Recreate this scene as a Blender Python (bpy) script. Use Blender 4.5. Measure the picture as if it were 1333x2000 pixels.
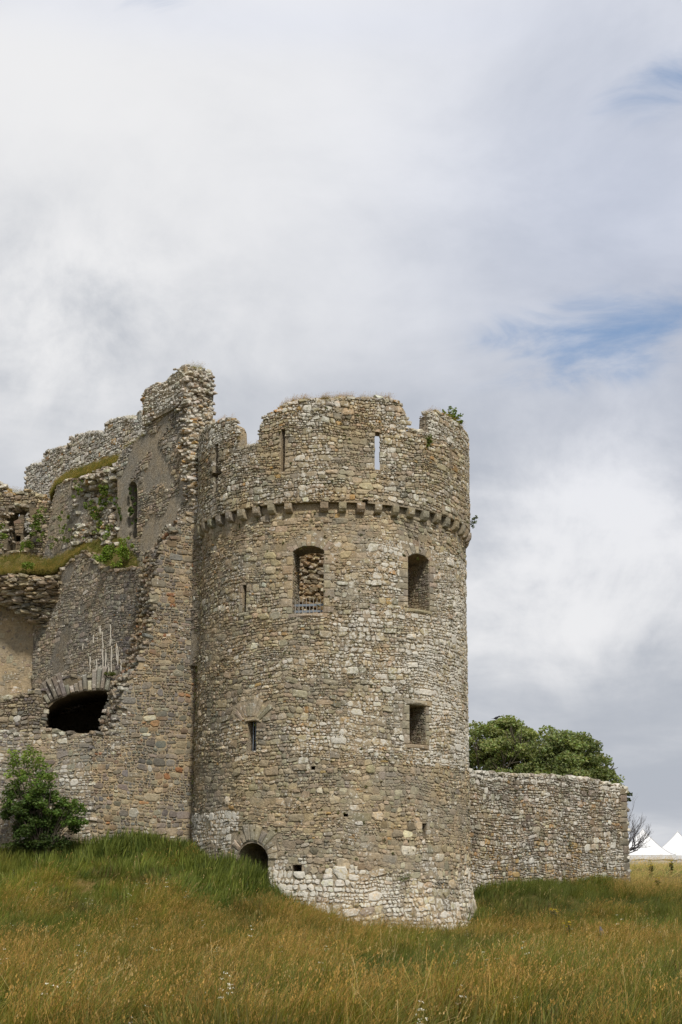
import bpy, bmesh, math, random
import numpy as np
from mathutils import Vector, Matrix, noise
from math import sin, cos, pi, radians, sqrt, atan2, asin

random.seed(7); np.random.seed(7); noise.seed_set(7)
for o in list(bpy.data.objects): bpy.data.objects.remove(o)
S = bpy.context.scene
COL = S.collection

# ------------------------------------------------------------------ camera
FPX = 2778.0
EYE = Vector((0, 0, 1.7))
PITCH, ROLL = radians(14.53), radians(0.4)
fw = Vector((0, cos(PITCH), sin(PITCH)))
r0, u0_ = Vector((1, 0, 0)), Vector((0, -sin(PITCH), cos(PITCH)))
rt = r0 * cos(ROLL) + u0_ * sin(ROLL)
up = u0_ * cos(ROLL) - r0 * sin(ROLL)
cam = bpy.data.cameras.new('camera')
cam.sensor_fit = 'VERTICAL'; cam.sensor_height = 36; cam.lens = FPX / 2000 * 36
cam.clip_start = 0.1; cam.clip_end = 6000
co = bpy.data.objects.new('camera', cam); COL.objects.link(co)
M = Matrix.Identity(4)
for i in range(3):
    M[i][0] = rt[i]; M[i][1] = up[i]; M[i][2] = -fw[i]; M[i][3] = EYE[i]
co.matrix_world = M
S.camera = co

def ray(px, py):
    return fw + rt * ((px - 666.5) / FPX) - up * ((py - 1000) / FPX)
def P(px, py, Y):
    d = ray(px, py)
    return EYE + d * (Y / d.y)

# ------------------------------------------------------------------ world
SUN_EL, SUN_AZ = radians(50), radians(202)      # azimuth clockwise from +Y (the view direction)
W = bpy.data.worlds.new('World'); S.world = W; W.use_nodes = True
nt = W.node_tree; nt.nodes.clear()
def N(t, tree=None, **k):
    n = (tree or nt).nodes.new(t)
    for a, b in k.items(): setattr(n, a, b)
    return n
class G:
    """tiny node graph helper"""
    def __init__(s, tree): s.t = tree
    def link(s, a, b): s.t.links.new(a, b)
    def _in(s, sock, v):
        if isinstance(v, bpy.types.NodeSocket): s.link(v, sock)
        else: sock.default_value = v
    def math(s, op, a, b=0.0, c=None, clamp=False):
        n = s.t.nodes.new('ShaderNodeMath'); n.operation = op; n.use_clamp = clamp
        s._in(n.inputs[0], a); s._in(n.inputs[1], b)
        if c is not None: s._in(n.inputs[2], c)
        return n.outputs[0]
    def noise(s, vec, scale, detail=4, rough=.55, dist=0.0, lac=2.0):
        n = s.t.nodes.new('ShaderNodeTexNoise')
        if vec is not None: s.link(vec, n.inputs['Vector'])
        n.inputs['Scale'].default_value = scale; n.inputs['Detail'].default_value = detail
        n.inputs['Roughness'].default_value = rough; n.inputs['Distortion'].default_value = dist
        n.inputs['Lacunarity'].default_value = lac
        return n.outputs[0]
    def ss(s, v, a, b, lo=0.0, hi=1.0):
        n = s.t.nodes.new('ShaderNodeMapRange'); n.interpolation_type = 'SMOOTHSTEP'
        s._in(n.inputs['Value'], v); s._in(n.inputs['From Min'], a); s._in(n.inputs['From Max'], b)
        n.inputs['To Min'].default_value = lo; n.inputs['To Max'].default_value = hi
        return n.outputs[0]
    def lin(s, v, a, b, lo, hi):
        n = s.t.nodes.new('ShaderNodeMapRange'); s._in(n.inputs['Value'], v)
        n.inputs['From Min'].default_value = a; n.inputs['From Max'].default_value = b
        n.inputs['To Min'].default_value = lo; n.inputs['To Max'].default_value = hi
        return n.outputs[0]
    def mix(s, f, a, b, mode='MIX'):
        n = s.t.nodes.new('ShaderNodeMix'); n.data_type = 'RGBA'; n.blend_type = mode
        s._in(n.inputs[0], f)
        for sock, v in ((n.inputs[6], a), (n.inputs[7], b)):
            if isinstance(v, tuple) and len(v) == 3: v = v + (1,)
            s._in(sock, v)
        return n.outputs[2]

g = G(nt)
tc = N('ShaderNodeTexCoord'); sep = N('ShaderNodeSeparateXYZ'); g.link(tc.outputs['Generated'], sep.inputs[0])
X, Yd, Z = sep.outputs
el = g.math('ARCSINE', Z); az = g.math('ARCTAN2', X, Yd)
zz = g.math('ADD', g.math('ABSOLUTE', Z), 0.22)
cv = N('ShaderNodeCombineXYZ')
g.link(g.math('DIVIDE', X, zz), cv.inputs[0]); g.link(g.math('DIVIDE', Yd, zz), cv.inputs[1]); g.link(g.math('MULTIPLY', Z, .8), cv.inputs[2])
sky = N('ShaderNodeTexSky', sky_type='NISHITA'); sky.sun_disc = False
sky.sun_elevation = SUN_EL; sky.sun_rotation = SUN_AZ; sky.dust_density = 1.5
SKY_STRENGTH = 0.10
def blob(px, py, sx, sy, tilt=0.0):
    d = ray(px, py).normalized(); a0 = atan2(d.x, d.y); e0 = asin(d.z)
    a = g.math('SUBTRACT', az, a0); e = g.math('SUBTRACT', el, e0)
    ca, sa = cos(tilt), sin(tilt)
    p = g.math('DIVIDE', g.math('ADD', g.math('MULTIPLY', a, ca), g.math('MULTIPLY', e, sa)), sx / FPX)
    q = g.math('DIVIDE', g.math('SUBTRACT', g.math('MULTIPLY', e, ca), g.math('MULTIPLY', a, sa)), sy / FPX)
    r2 = g.math('ADD', g.math('MULTIPLY', p, p), g.math('MULTIPLY', q, q))
    return g.math('EXPONENT', g.math('MULTIPLY', r2, -1.0))
nA = g.noise(cv.outputs[0], 1.1, 6, .5, .25)       # wide cloud masses
nB = g.noise(cv.outputs[0], 3.2, 8, .58, .5)        # puffs
nC = g.noise(tc.outputs['Generated'], 7.0, 8, .6, .4)
st_ = N('ShaderNodeMapping'); st_.inputs['Scale'].default_value = (1, 1, 2.6); st_.inputs['Rotation'].default_value = (0, radians(9), 0); g.link(tc.outputs['Generated'], st_.inputs[0])
nS = g.noise(st_.outputs[0], 9, 8, .62, .7)
tone = g.math('ADD', g.math('MULTIPLY', nA, .62), g.math('ADD', g.math('MULTIPLY', nB, .3), g.math('MULTIPLY', nC, .16)))
bright = g.math('ADD', tone, g.math('MULTIPLY', blob(120, 260, 620, 560), .16))
bright = g.math('ADD', bright, g.math('MULTIPLY', blob(1130, 1060, 340, 240), .17))
bright = g.math('ADD', bright, g.math('MULTIPLY', g.math('MULTIPLY', g.math('SUBTRACT', g.noise(tc.outputs['Generated'], 11, 7, .6, .25), .5), g.math('ADD', blob(1150, 1080, 420, 260), blob(120, 620, 320, 220))), 1.0))
bright = g.math('SUBTRACT', bright, g.math('MULTIPLY', blob(1300, 1480, 420, 170), .12))
bright = g.math('SUBTRACT', bright, g.math('MULTIPLY', blob(40, 560, 300, 130), .05))
bright = g.math('SUBTRACT', bright, g.math('MULTIPLY', blob(1300, 330, 520, 330), .07))
cloud = g.mix(g.ss(bright, .36, .78), (.46, .49, .545), (.85, .85, .86))
cool = g.math('ADD', blob(1250, 380, 560, 520), g.math('MULTIPLY', blob(400, 30, 700, 60), .5), clamp=True)
cloud = g.mix(g.math('MULTIPLY', cool, .75), cloud, g.mix(1.0, cloud, (.86, .91, 1.05), 'MULTIPLY'))
scl = g.mix(1.0, cloud, (1 / SKY_STRENGTH,) * 3, 'MULTIPLY')
gap = g.math('MULTIPLY', blob(1180, 660, 250, 85, .1), 1.1)
gap = g.math('ADD', gap, g.math('MULTIPLY', blob(1330, 150, 200, 60, .2), .75))
gap = g.math('ADD', gap, g.math('MULTIPLY', blob(250, -10, 260, 40), .5))
gap = g.math('MULTIPLY', g.ss(gap, .05, .5), g.ss(g.math('ADD', gap, g.math('MULTIPLY', g.math('SUBTRACT', nS, .5), 3.0)), .2, 1.6, 0, .85))
blue = g.mix(.5, sky.outputs[0], (1.8, 3.7, 6.9))
mixed = g.mix(gap, scl, blue)
bg = N('ShaderNodeBackground'); bg.inputs[1].default_value = SKY_STRENGTH
g.link(mixed, bg.inputs[0]); wo = N('ShaderNodeOutputWorld'); g.link(bg.outputs[0], wo.inputs[0])

# ------------------------------------------------------------------ sun, exposure
sl = bpy.data.lights.new('sun', 'SUN'); sl.energy = 3.5; sl.angle = radians(6); sl.color = (1, .935, .83)
so = bpy.data.objects.new('sun', sl); COL.objects.link(so)
sd = Vector((sin(SUN_AZ) * cos(SUN_EL), cos(SUN_AZ) * cos(SUN_EL), sin(SUN_EL)))   # towards the sun
# the sun stands behind the camera, a little to the right
sd = Vector((.24, -.76, .0)).normalized() * cos(SUN_EL) + Vector((0, 0, sin(SUN_EL)))
sky.sun_rotation = atan2(sd.x, sd.y)
so.rotation_euler = (-sd).to_track_quat('-Z', 'Y').to_euler()
S.view_settings.view_transform = 'Standard'; S.view_settings.look = 'None'
S.view_settings.gamma = 1; S.view_settings.exposure = 0; S.view_settings.use_curve_mapping = False
S.render.engine = 'CYCLES'
S.cycles.use_denoising = True
S.cycles.max_bounces = 6

# ------------------------------------------------------------------ materials
def mat(name, rough=.95):
    m = bpy.data.materials.new(name); m.use_nodes = True
    t = m.node_tree; b = t.nodes['Principled BSDF']; b.inputs['Roughness'].default_value = rough
    b.inputs['Specular IOR Level'].default_value = .15
    return m, t, G(t), b

def stone_mat(name, const=None, lichen=None, mottled=.35, bump=.7, stain=.45):
    m, t, g, b = mat(name)
    geo = t.nodes.new('ShaderNodeNewGeometry'); pos = geo.outputs['Position']
    if const is None:
        a = t.nodes.new('ShaderNodeAttribute'); a.attribute_name = 'tint'
        col, lic = a.outputs['Color'], a.outputs['Alpha']
    else:
        rgb = t.nodes.new('ShaderNodeRGB'); rgb.outputs[0].default_value = const + (1,); col = rgb.outputs[0]
        v = t.nodes.new('ShaderNodeValue'); v.outputs[0].default_value = lichen or 0; lic = v.outputs[0]
    grain = g.noise(pos, 13, 8, .68)
    broad = g.noise(pos, .9, 5, .6)
    fine = g.noise(pos, 55, 4, .6)
    k = g.math('ADD', g.lin(grain, .25, .75, 1 - mottled, 1 + mottled), g.lin(fine, .3, .7, -.12, .12))
    kk = t.nodes.new('ShaderNodeCombineColor')
    for i in range(3): g.link(k, kk.inputs[i])
    col = g.mix(1, col, kk.outputs[0], 'MULTIPLY')
    # slow warm / cool drift across the wall
    col = g.mix(g.ss(broad, .35, .65), g.mix(1, col, (.88, .90, .93), 'MULTIPLY'), g.mix(1, col, (1.12, 1.04, .92), 'MULTIPLY'))
    # dark weathering
    mp = t.nodes.new('ShaderNodeMapping'); mp.inputs['Scale'].default_value = (1, 1, .4); g.link(pos, mp.inputs[0])
    st = g.ss(g.noise(mp.outputs[0], 3.0, 7, .7, .6), .5, .72, 0, stain)
    col = g.mix(st, col, g.mix(1, col, (.42, .42, .42), 'MULTIPLY'))
    # orange and green growth
    og = g.math('MULTIPLY', g.ss(g.noise(pos, 1.7, 4, .6), .58, .7), g.ss(g.noise(pos, 17, 5, .7), .52, .62))
    col = g.mix(g.math('MULTIPLY', og, .75), col, (.36, .20, .055))
    gr = g.math('MULTIPLY', g.ss(g.noise(pos, 1.15, 4, .6, .3), .56, .7), g.ss(g.noise(pos, 11, 6, .7), .5, .64))
    col = g.mix(g.math('MULTIPLY', gr, .6), col, (.085, .09, .03))
    # pale crusts of lichen
    l1 = g.noise(pos, 9, 9, .74, .25)
    thr = g.math('SUBTRACT', .67, g.math('MULTIPLY', lic, .25))
    lm = g.ss(l1, thr, g.math('ADD', thr, .05))
    sp = t.nodes.new('ShaderNodeTexVoronoi'); sp.inputs['Scale'].default_value = 9; sp.inputs['Randomness'].default_value = 1
    wv = t.nodes.new('ShaderNodeVectorMath'); wv.operation = 'ADD'
    nz = t.nodes.new('ShaderNodeTexNoise'); nz.inputs['Scale'].default_value = 30; g.link(pos, nz.inputs['Vector'])
    sc = t.nodes.new('ShaderNodeVectorMath'); sc.operation = 'SCALE'; sc.inputs['Scale'].default_value = .05
    g.link(nz.outputs['Color'], sc.inputs[0]); g.link(pos, wv.inputs[0]); g.link(sc.outputs[0], wv.inputs[1])
    g.link(wv.outputs[0], sp.inputs['Vector'])
    rsel = t.nodes.new('ShaderNodeSeparateColor'); g.link(sp.outputs['Color'], rsel.inputs[0])
    radius = g.math('MULTIPLY', g.math('SUBTRACT', rsel.outputs[0], g.math('SUBTRACT', .80, g.math('MULTIPLY', lic, .52))), .75)
    spots = g.ss(g.math('SUBTRACT', radius, sp.outputs['Distance']), 0, .06)
    lm = g.math('MAXIMUM', lm, g.math('MULTIPLY', spots, .8))
    lm = g.math('MULTIPLY', lm, .85)
    col = g.mix(lm, col, g.mix(grain, (.42, .41, .37), (.80, .77, .70)))
    g.link(col, b.inputs['Base Color'])
    bp = t.nodes.new('ShaderNodeBump'); bp.inputs['Strength'].default_value = bump; bp.inputs['Distance'].default_value = .035
    g.link(g.math('ADD', grain, g.math('MULTIPLY', g.noise(pos, 38, 6, .7), .6)), bp.inputs['Height'])
    g.link(bp.outputs[0], b.inputs['Normal'])
    return m

M_STONE = stone_mat('rubble_stone')
M_MORTAR = stone_mat('lime_mortar', (.34, .29, .215), .25, .45, 1.2, .5)
M_MORTAR_PALE = stone_mat('pale_mortar', (.38, .32, .225), .1, .3, .9, .35)
M_MORTAR_DARK = stone_mat('earth_mortar', (.17, .145, .105), .1, .45, 1.0, .6)
M_PLASTER = stone_mat('old_render', (.30, .27, .22), .22, .55, 1.4, .6)
M_GREYR = stone_mat('damp_render', (.225, .205, .17), .2, .6, 1.5, .7)
M_BUFF = stone_mat('buff_render', (.36, .30, .21), .15, .4, 1.0, .5)

def plain(name, col, rough=.6, metal=0, mott=.15, sc=8):
    m, t, g, b = mat(name, rough)
    geo = t.nodes.new('ShaderNodeNewGeometry')
    n = g.noise(geo.outputs['Position'], sc, 5, .6)
    a = tuple(c * (1 - mott) for c in col); c2 = tuple(min(1, c * (1 + mott)) for c in col)
    g.link(g.mix(n, a, c2), b.inputs['Base Color']); b.inputs['Metallic'].default_value = metal
    return m
M_IRON = plain('galvanised_iron', (.20, .235, .28), .55, .3)
M_IRON_PALE = plain('weathered_bar', (.42, .40, .36), .7, .2)
M_WHITE = plain('white_canvas', (.72, .73, .75), .6, 0, .06, 2)
M_SEAM = plain('grey_seam', (.42, .43, .45), .7, 0, .05, 4)
M_POLE = plain('tent_pole', (.55, .56, .57), .4, .6)
M_BARK = plain('bark', (.10, .085, .065), .95, 0, .4, 14)
M_TWIG = plain('grey_twig', (.085, .08, .085), .95, 0, .3, 14)
M_POST = plain('grey_wood', (.16, .16, .17), .9, 0, .4, 20)
M_BIRD = plain('dark_feather', (.03, .03, .035), .7)
M_CALC = plain('lime_run', (.58, .54, .46), .9, 0, .5, 22)

def leaf_mat(name, inst=False, trans=.35):
    """foliage: colour from the tint attribute, some light let through"""
    m = bpy.data.materials.new(name); m.use_nodes = True; t = m.node_tree; t.nodes.clear(); g = G(t)
    a = t.nodes.new('ShaderNodeAttribute'); a.attribute_name = 'tint'
    if inst: a.attribute_type = 'INSTANCER'
    col = a.outputs['Color']
    if inst:
        v = t.nodes.new('ShaderNodeAttribute'); v.attribute_name = 'shade'
        col = g.mix(1, col, v.outputs['Color'], 'MULTIPLY')
    geo = t.nodes.new('ShaderNodeNewGeometry')
    d = t.nodes.new('ShaderNodeBsdfPrincipled'); d.inputs['Roughness'].default_value = .6
    d.inputs['Specular IOR Level'].default_value = .25
    tr = t.nodes.new('ShaderNodeBsdfTranslucent')
    g.link(col, d.inputs['Base Color'])
    g.link(g.mix(1, col, (1.25, 1.3, .6), 'MULTIPLY'), tr.inputs['Color'])
    mx = t.nodes.new('ShaderNodeMixShader'); mx.inputs[0].default_value = trans
    g.link(d.outputs[0], mx.inputs[1]); g.link(tr.outputs[0], mx.inputs[2])
    o = t.nodes.new('ShaderNodeOutputMaterial'); g.link(mx.outputs[0], o.inputs[0])
    return m
M_LEAF = leaf_mat('leaf'); M_GRASS = leaf_mat('grass_blade', True, .3)

# ------------------------------------------------------------------ object helpers
def thing(name, label, cat, loc=(0, 0, 0), group=None):
    o = bpy.data.objects.new(name, None); COL.objects.link(o); o.location = loc
    o.empty_display_size = .2
    o['label'] = label; o['category'] = cat; o['kind'] = 'thing'
    if group: o['group'] = group
    return o
def tag(o, label=None, cat=None, kind=None, group=None):
    for k, v in (('label', label), ('category', cat), ('kind', kind), ('group', group)):
        if v: o[k] = v
    return o
def mesh_obj(name, verts, faces, m, parent=None, tint=None, origin=None, smooth=False):
    """verts are world coordinates"""
    v = np.asarray(verts, dtype=np.float64)
    if origin is None: origin = v.mean(0) if len(v) else np.zeros(3)
    origin = np.asarray(origin, dtype=float)
    me = bpy.data.meshes.new(name); me.from_pydata((v - origin).tolist(), [], faces)
    if tint is not None:
        a = me.color_attributes.new('tint', 'FLOAT_COLOR', 'POINT')
        a.data.foreach_set('color', np.asarray(tint, dtype=np.float32).ravel())
    if m: me.materials.append(m)
    if smooth: me.polygons.foreach_set('use_smooth', [True] * len(me.polygons))
    me.update()
    o = bpy.data.objects.new(name, me); COL.objects.link(o)
    pl = np.zeros(3)
    if parent is not None:
        o.parent = parent
        q = parent
        while q is not None: pl = pl + np.array(q.location); q = q.parent
    o.location = origin - pl
    return o

# ------------------------------------------------------------------ masonry generator
def rubble(u0, u1, v0, v1, sc, rng, wide=1.0, course=False):
    """uncoursed rubble brought to rough beds: rectangles (a, b, c, d)"""
    out = []; v = v0
    while v < v1:
        h = sc * rng.uniform(.30, .46); u = u0 - rng.uniform(0, .5) * sc
        while u < u1:
            w = sc * rng.uniform(.35, .95); k = rng.random()
            rows = 1 if k < .20 else (2 if k < .76 else 3)
            cuts = [0] + sorted(rng.uniform(.25, .75) if rows == 2 else (rng.uniform(.22, .42) + .32 * i) for i in range(rows - 1)) + [1]
            for i in range(rows):
                c, d = v + cuts[i] * h, v + cuts[i + 1] * h; hh = d - c; a = u
                while a < u + w - 1e-6:
                    b = a + hh * rng.choice([rng.uniform(.7, 1.5), rng.uniform(1.0, 2.3)]) * wide
                    if u + w - b < hh * .6: b = u + w
                    out.append((a, min(b, u + w), c, d)); a = b
            u += w
        v += h
    return out
def warp(u, v, s):
    return (u + .05 * noise.noise((u * 1.9, v * 1.9, s + 7)) + .03 * noise.noise((u * 4.5, v * 4.5, s + 2)),
            v + .17 * noise.noise((u * .42, v * .55, s)) + .06 * noise.noise((u * 1.7, v * 1.3, s + 3)) + .03 * noise.noise((u * 4.1, v * 3.7, s + 5)))
def stone_poly(r, rng, seed, gap=.010, rag=.10, ch=(.10, .42)):
    a, b, c, d = r; w, h = b - a, d - c; m = min(w, h)
    pts = []
    for (x, y, sx, sy) in ((a, c, 1, 1), (b, c, -1, 1), (b, d, -1, -1), (a, d, 1, -1)):
        cx = rng.uniform(*ch) * m; cy = rng.uniform(*ch) * m
        p1 = (x + sx * gap, y + sy * (gap + cy)); p2 = (x + sx * (gap + cx), y + sy * gap)
        pts += [p1, p2] if sx * sy > 0 else [p2, p1]
    out = []
    for (x, y) in pts:
        out.append(warp(x + rng.uniform(-rag, rag) * m * .75, y + rng.uniform(-rag, rag) * m * .75, seed))
    return out
def clip(poly, nx, ny, k):
    """keep nx*u + ny*v <= k"""
    out = []
    for i in range(len(poly)):
        p, q = poly[i], poly[(i + 1) % len(poly)]
        a = nx * p[0] + ny * p[1] - k; b = nx * q[0] + ny * q[1] - k
        if a <= 0: out.append(p)
        if (a < 0 < b) or (b < 0 < a):
            t = a / (a - b); out.append((p[0] + t * (q[0] - p[0]), p[1] + t * (q[1] - p[1])))
    return out
def cen(p): return (sum(a for a, _ in p) / len(p), sum(b for _, b in p) / len(p))
def area(p): return abs(sum(p[i][0] * p[(i + 1) % len(p)][1] - p[(i + 1) % len(p)][0] * p[i][1] for i in range(len(p)))) / 2
def avoid(poly, rects):
    """push a stone out of the openings: None when it lies inside one"""
    for (a, b, c, d) in rects:
        us = [p[0] for p in poly]; vs = [p[1] for p in poly]
        if max(us) <= a or min(us) >= b or max(vs) <= c or min(vs) >= d: continue
        cu, cvv = cen(poly)
        ds = [(a - cu, (1, 0, a)), (cu - b, (-1, 0, -b)), (c - cvv, (0, 1, c)), (cvv - d, (0, -1, -d))]
        k, pl = max(ds, key=lambda t: t[0])
        if k <= 0: return None
        poly = clip(poly, *pl)
        if len(poly) < 3: return None
    return poly
def inside(pt, poly):
    x, y = pt; c = False; n = len(poly)
    for i in range(n):
        x1, y1 = poly[i]; x2, y2 = poly[(i + 1) % n]
        if (y1 > y) != (y2 > y) and x < (x2 - x1) * (y - y1) / (y2 - y1) + x1: c = not c
    return c

def stone_geo(poly, rng, proud, back=.05, sharp=.80):
    """one hewn stone: outline, bevelled face, uneven crown; in (u, v, depth)"""
    n = len(poly); cu, cv_ = cen(poly)
    V = [(u, v, -back) for u, v in poly]
    V += [(u, v, proud * rng.uniform(.2, .65)) for u, v in poly]
    s = sharp
    V += [(cu + (u - cu) * s + rng.uniform(-.006, .006), cv_ + (v - cv_) * s + rng.uniform(-.006, .006), proud * rng.uniform(.75, 1.12)) for u, v in poly]
    V += [(cu, cv_, proud * rng.uniform(.85, 1.35))]
    F = []
    for i in range(n):
        j = (i + 1) % n
        F += [(i, j, n + j, n + i), (n + i, n + j, 2 * n + j, 2 * n + i), (2 * n + i, 2 * n + j, 3 * n)]
    return V, F

def add_stones(parent, items, mapper, limit=300, m=None, name='stone'):
    """items: (poly, proud, colour, lichen, score). The ones that show largest become objects, the rest one mesh."""
    rng = random.Random(11)
    m = m or M_STONE
    items = [it for it in items if area(it[0]) > .0008]
    order = sorted(range(len(items)), key=lambda i: -items[i][4])
    single = set(order[:limit])
    bv, bf, bt = [], [], []; off = 0
    for i, (poly, proud, colr, lic, sc_) in enumerate(items):
        V, F = stone_geo(poly, rng, proud)
        V = mapper(np.array(V))
        if i in single:
            mesh_obj(name, V, F, m, parent, np.tile(np.array(list(colr) + [lic]), (len(V), 1)))
        else:
            bv.append(V); bf += [tuple(k + off for k in f) for f in F]
            bt.append(np.tile(np.array(list(colr) + [lic]), (len(V), 1))); off += len(V)
    if bv:
        o = mesh_obj('small_stones', np.vstack(bv), bf, m, parent, np.vstack(bt)); o['kind'] = 'stuff'

_ico = bmesh.new(); bmesh.ops.create_icosphere(_ico, subdivisions=1, radius=1)
ICO_V = np.array([v.co[:] for v in _ico.verts]); ICO_F = [tuple(v.index for v in f.verts) for f in _ico.faces]; _ico.free()
def rocks(name, spec, m, parent, limit=0):
    """spec: (centre, (sx, sy, sz), yaw, colour, lichen). Angular blocks lying on beds."""
    bv, bf, bt = [], [], []; off = 0; rs = np.random.RandomState(5)
    for i, (c, s, yaw, colr, lic) in enumerate(spec):
        V = np.sign(ICO_V) * np.abs(ICO_V) ** .62
        V = V * (1 + rs.uniform(-.17, .17, (len(V), 1))) * np.array(s)
        tilt = rs.uniform(-.22, .22); ca, sa = cos(tilt), sin(tilt)
        V = V @ np.array([[ca, 0, -sa], [0, 1, 0], [sa, 0, ca]])
        ca, sa = cos(yaw), sin(yaw); V = V @ np.array([[ca, sa, 0], [-sa, ca, 0], [0, 0, 1]]) + np.array(c)
        T = np.tile(np.array(list(colr) + [lic]), (len(V), 1))
        if i < limit: mesh_obj('stone', V, ICO_F, m, parent, T)
        else:
            bv.append(V); bf += [(a + off, b + off, d + off) for a, b, d in ICO_F]; bt.append(T); off += len(V)
    if bv:
        o = mesh_obj(name, np.vstack(bv), bf, m, parent, np.vstack(bt)); o['kind'] = 'stuff'; return o

def jit(c, rng, a=.18, hue=.05):
    k = rng.uniform(1 - a, 1 + a)
    return tuple(max(.01, x * k * rng.uniform(1 - hue, 1 + hue)) for x in c)
def pick(rng, table):
    r = rng.random() * sum(w for w, _ in table)
    for w, c in table:
        r -= w
        if r <= 0: return c
    return table[-1][1]

def boolean(o, cutters, m):
    """cut closed meshes (lists of verts, faces in world space) out of o"""
    if not cutters: return
    for V, F in cutters:
        c = mesh_obj('cutter', V, F, m)
        bm = bmesh.new(); bm.from_mesh(c.data); bmesh.ops.recalc_face_normals(bm, faces=bm.faces); bm.to_mesh(c.data); bm.free()
        md = o.modifiers.new('b', 'BOOLEAN'); md.operation = 'DIFFERENCE'; md.solver = 'EXACT'; md.object = c
        bpy.context.view_layer.update()
        dg = bpy.context.evaluated_depsgraph_get()
        me = bpy.data.meshes.new_from_object(o.evaluated_get(dg))
        o.modifiers.clear(); old = o.data; o.data = me; bpy.data.meshes.remove(old)
        cm = c.data; bpy.data.objects.remove(c); bpy.data.meshes.remove(cm)
def recalc(o):
    bm = bmesh.new(); bm.from_mesh(o.data); bmesh.ops.recalc_face_normals(bm, faces=bm.faces); bm.to_mesh(o.data); bm.free()

def leaf_cloud(name, spots, m, parent=None, size=.06, rng=None, long=1.6):
    """spots: (centre, radii, number, colour). Many small bent leaves."""
    rs = np.random.RandomState(3); VV, TT = [], []
    for c, r, n, colr in spots:
        d = rs.normal(size=(n, 3)); d /= np.linalg.norm(d, axis=1)[:, None]
        p = np.array(c) + d * np.array(r) * (rs.uniform(.15, 1, (n, 1)) ** .45)
        a = rs.normal(size=(n, 3)); a /= np.linalg.norm(a, axis=1)[:, None]
        a[:, 2] = a[:, 2] * .6
        b = np.cross(a, rs.normal(size=(n, 3))); b /= np.linalg.norm(b, axis=1)[:, None] + 1e-9
        s = size * rs.uniform(.6, 1.3, (n, 1)); nn = np.cross(a, b)
        q = np.stack([p - a * s * long / 2, p + b * s / 2 + nn * s * .15, p + a * s * long / 2, p - b * s / 2 + nn * s * .15], 1)
        VV.append(q.reshape(-1, 3))
        k = rs.uniform(.65, 1.35, (n, 1)) * np.array(colr) * (1 + rs.uniform(-.12, .12, (n, 3)))
        TT.append(np.repeat(np.hstack([k, np.ones((n, 1))]), 4, axis=0))
    V = np.vstack(VV); T = np.vstack(TT); q = np.arange(len(V)).reshape(-1, 4)
    return mesh_obj(name, V, q.tolist(), m, parent, T)

def tube(path, r0_, r1_, n=6):
    V, F = [], []; L = len(path)
    for i, p in enumerate(path):
        p = Vector(p); t = (Vector(path[min(i + 1, L - 1)]) - Vector(path[max(i - 1, 0)])).normalized()
        x = t.orthogonal().normalized(); y = t.cross(x); r = r0_ + (r1_ - r0_) * i / max(1, L - 1)
        for k in range(n):
            a = 2 * pi * k / n; V.append(tuple(p + x * cos(a) * r + y * sin(a) * r))
    for i in range(L - 1):
        for k in range(n):
            j = (k + 1) % n; F.append((i * n + k, i * n + j, (i + 1) * n + j, (i + 1) * n + k))
    F.append(tuple(range(n))[::-1]); F.append(tuple((L - 1) * n + k for k in range(n)))
    return V, F
def join(parts):
    V, F = [], []
    for v, f in parts:
        o = len(V); V += [tuple(p) for p in v]; F += [tuple(i + o for i in q) for q in f]
    return V, F
def boxm(c, ax, ay, az, hx, hy, hz):
    c, ax, ay, az = map(Vector, (c, ax, ay, az)); V = []
    for sx in (-1, 1):
        for sy in (-1, 1):
            for sz in (-1, 1): V.append(tuple(c + ax * hx * sx + ay * hy * sy + az * hz * sz))
    return V, [(0, 1, 3, 2), (4, 6, 7, 5), (0, 4, 5, 1), (2, 3, 7, 6), (0, 2, 6, 4), (1, 5, 7, 3)]

# ------------------------------------------------------------------ ground
AX, AY = P(649, 1350, 48.8).x, 48.8           # axis of the tower
R = 4.61
ctrl_px = [(-250, 1668, 47.5), (0, 1672, 47), (180, 1672, 46.6), (330, 1668, 47), (375, 1678, 47.6), (420, 1688, 46.6), (480, 1722, 45.4), (545, 1748, 44.6),
           (640, 1802, 44.2), (750, 1830, 43.9), (860, 1836, 44.2), (930, 1812, 46.5), (945, 1770, 49), (1000, 1742, 51), (1080, 1736, 53.5), (1228, 1734, 57.2),
           (1228, 1702, 66), (1333, 1700, 66), (1450, 1696, 66), (1280, 1750, 58), (1333, 1766, 52), (1450, 1770, 52), (1333, 1852, 38), (1100, 1842, 42), (950, 1840, 42),
           (1000, 1795, 47), (1150, 1790, 49), (-250, 1760, 41), (0, 1765, 40), (200, 1765, 41), (350, 1785, 40), (500, 1825, 38), (0, 1880, 29), (350, 1885, 29), (700, 1905, 27), (1050, 1905, 27), (1350, 1905, 27),
           (-100, 2000, 17), (300, 2000, 16.5), (666, 2000, 16), (1000, 2000, 16), (1400, 2000, 16), (-400, 1900, 28), (1700, 1880, 30)]
ctrl = [tuple(P(*c)) for c in ctrl_px]
ctrl += [(x, y, 0.0) for x in (-14, 0, 14) for y in (0, 7)] + [(-25, 10, 0), (25, 10, 0), (-28, 45, 2.6), (-25, 30, .7), (25, 40, .9), (25, 58, 2.0), (-20, 60, 3.0), (-4, 56, 1.9), (-4, 66, 2.2), (6, 62, 2.0),
         (-20, 85, 1.7), (0, 85, 1.6), (18, 85, 1.7), (36, 85, 1.6), (-20, 115, 1.35), (10, 112, 1.35), (25, 112, 1.35), (45, 110, 1.35)]
CP = np.array(ctrl)
def _phi(r2): return np.where(r2 > 1e-9, .5 * r2 * np.log(np.maximum(r2, 1e-9)), 0)
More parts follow.
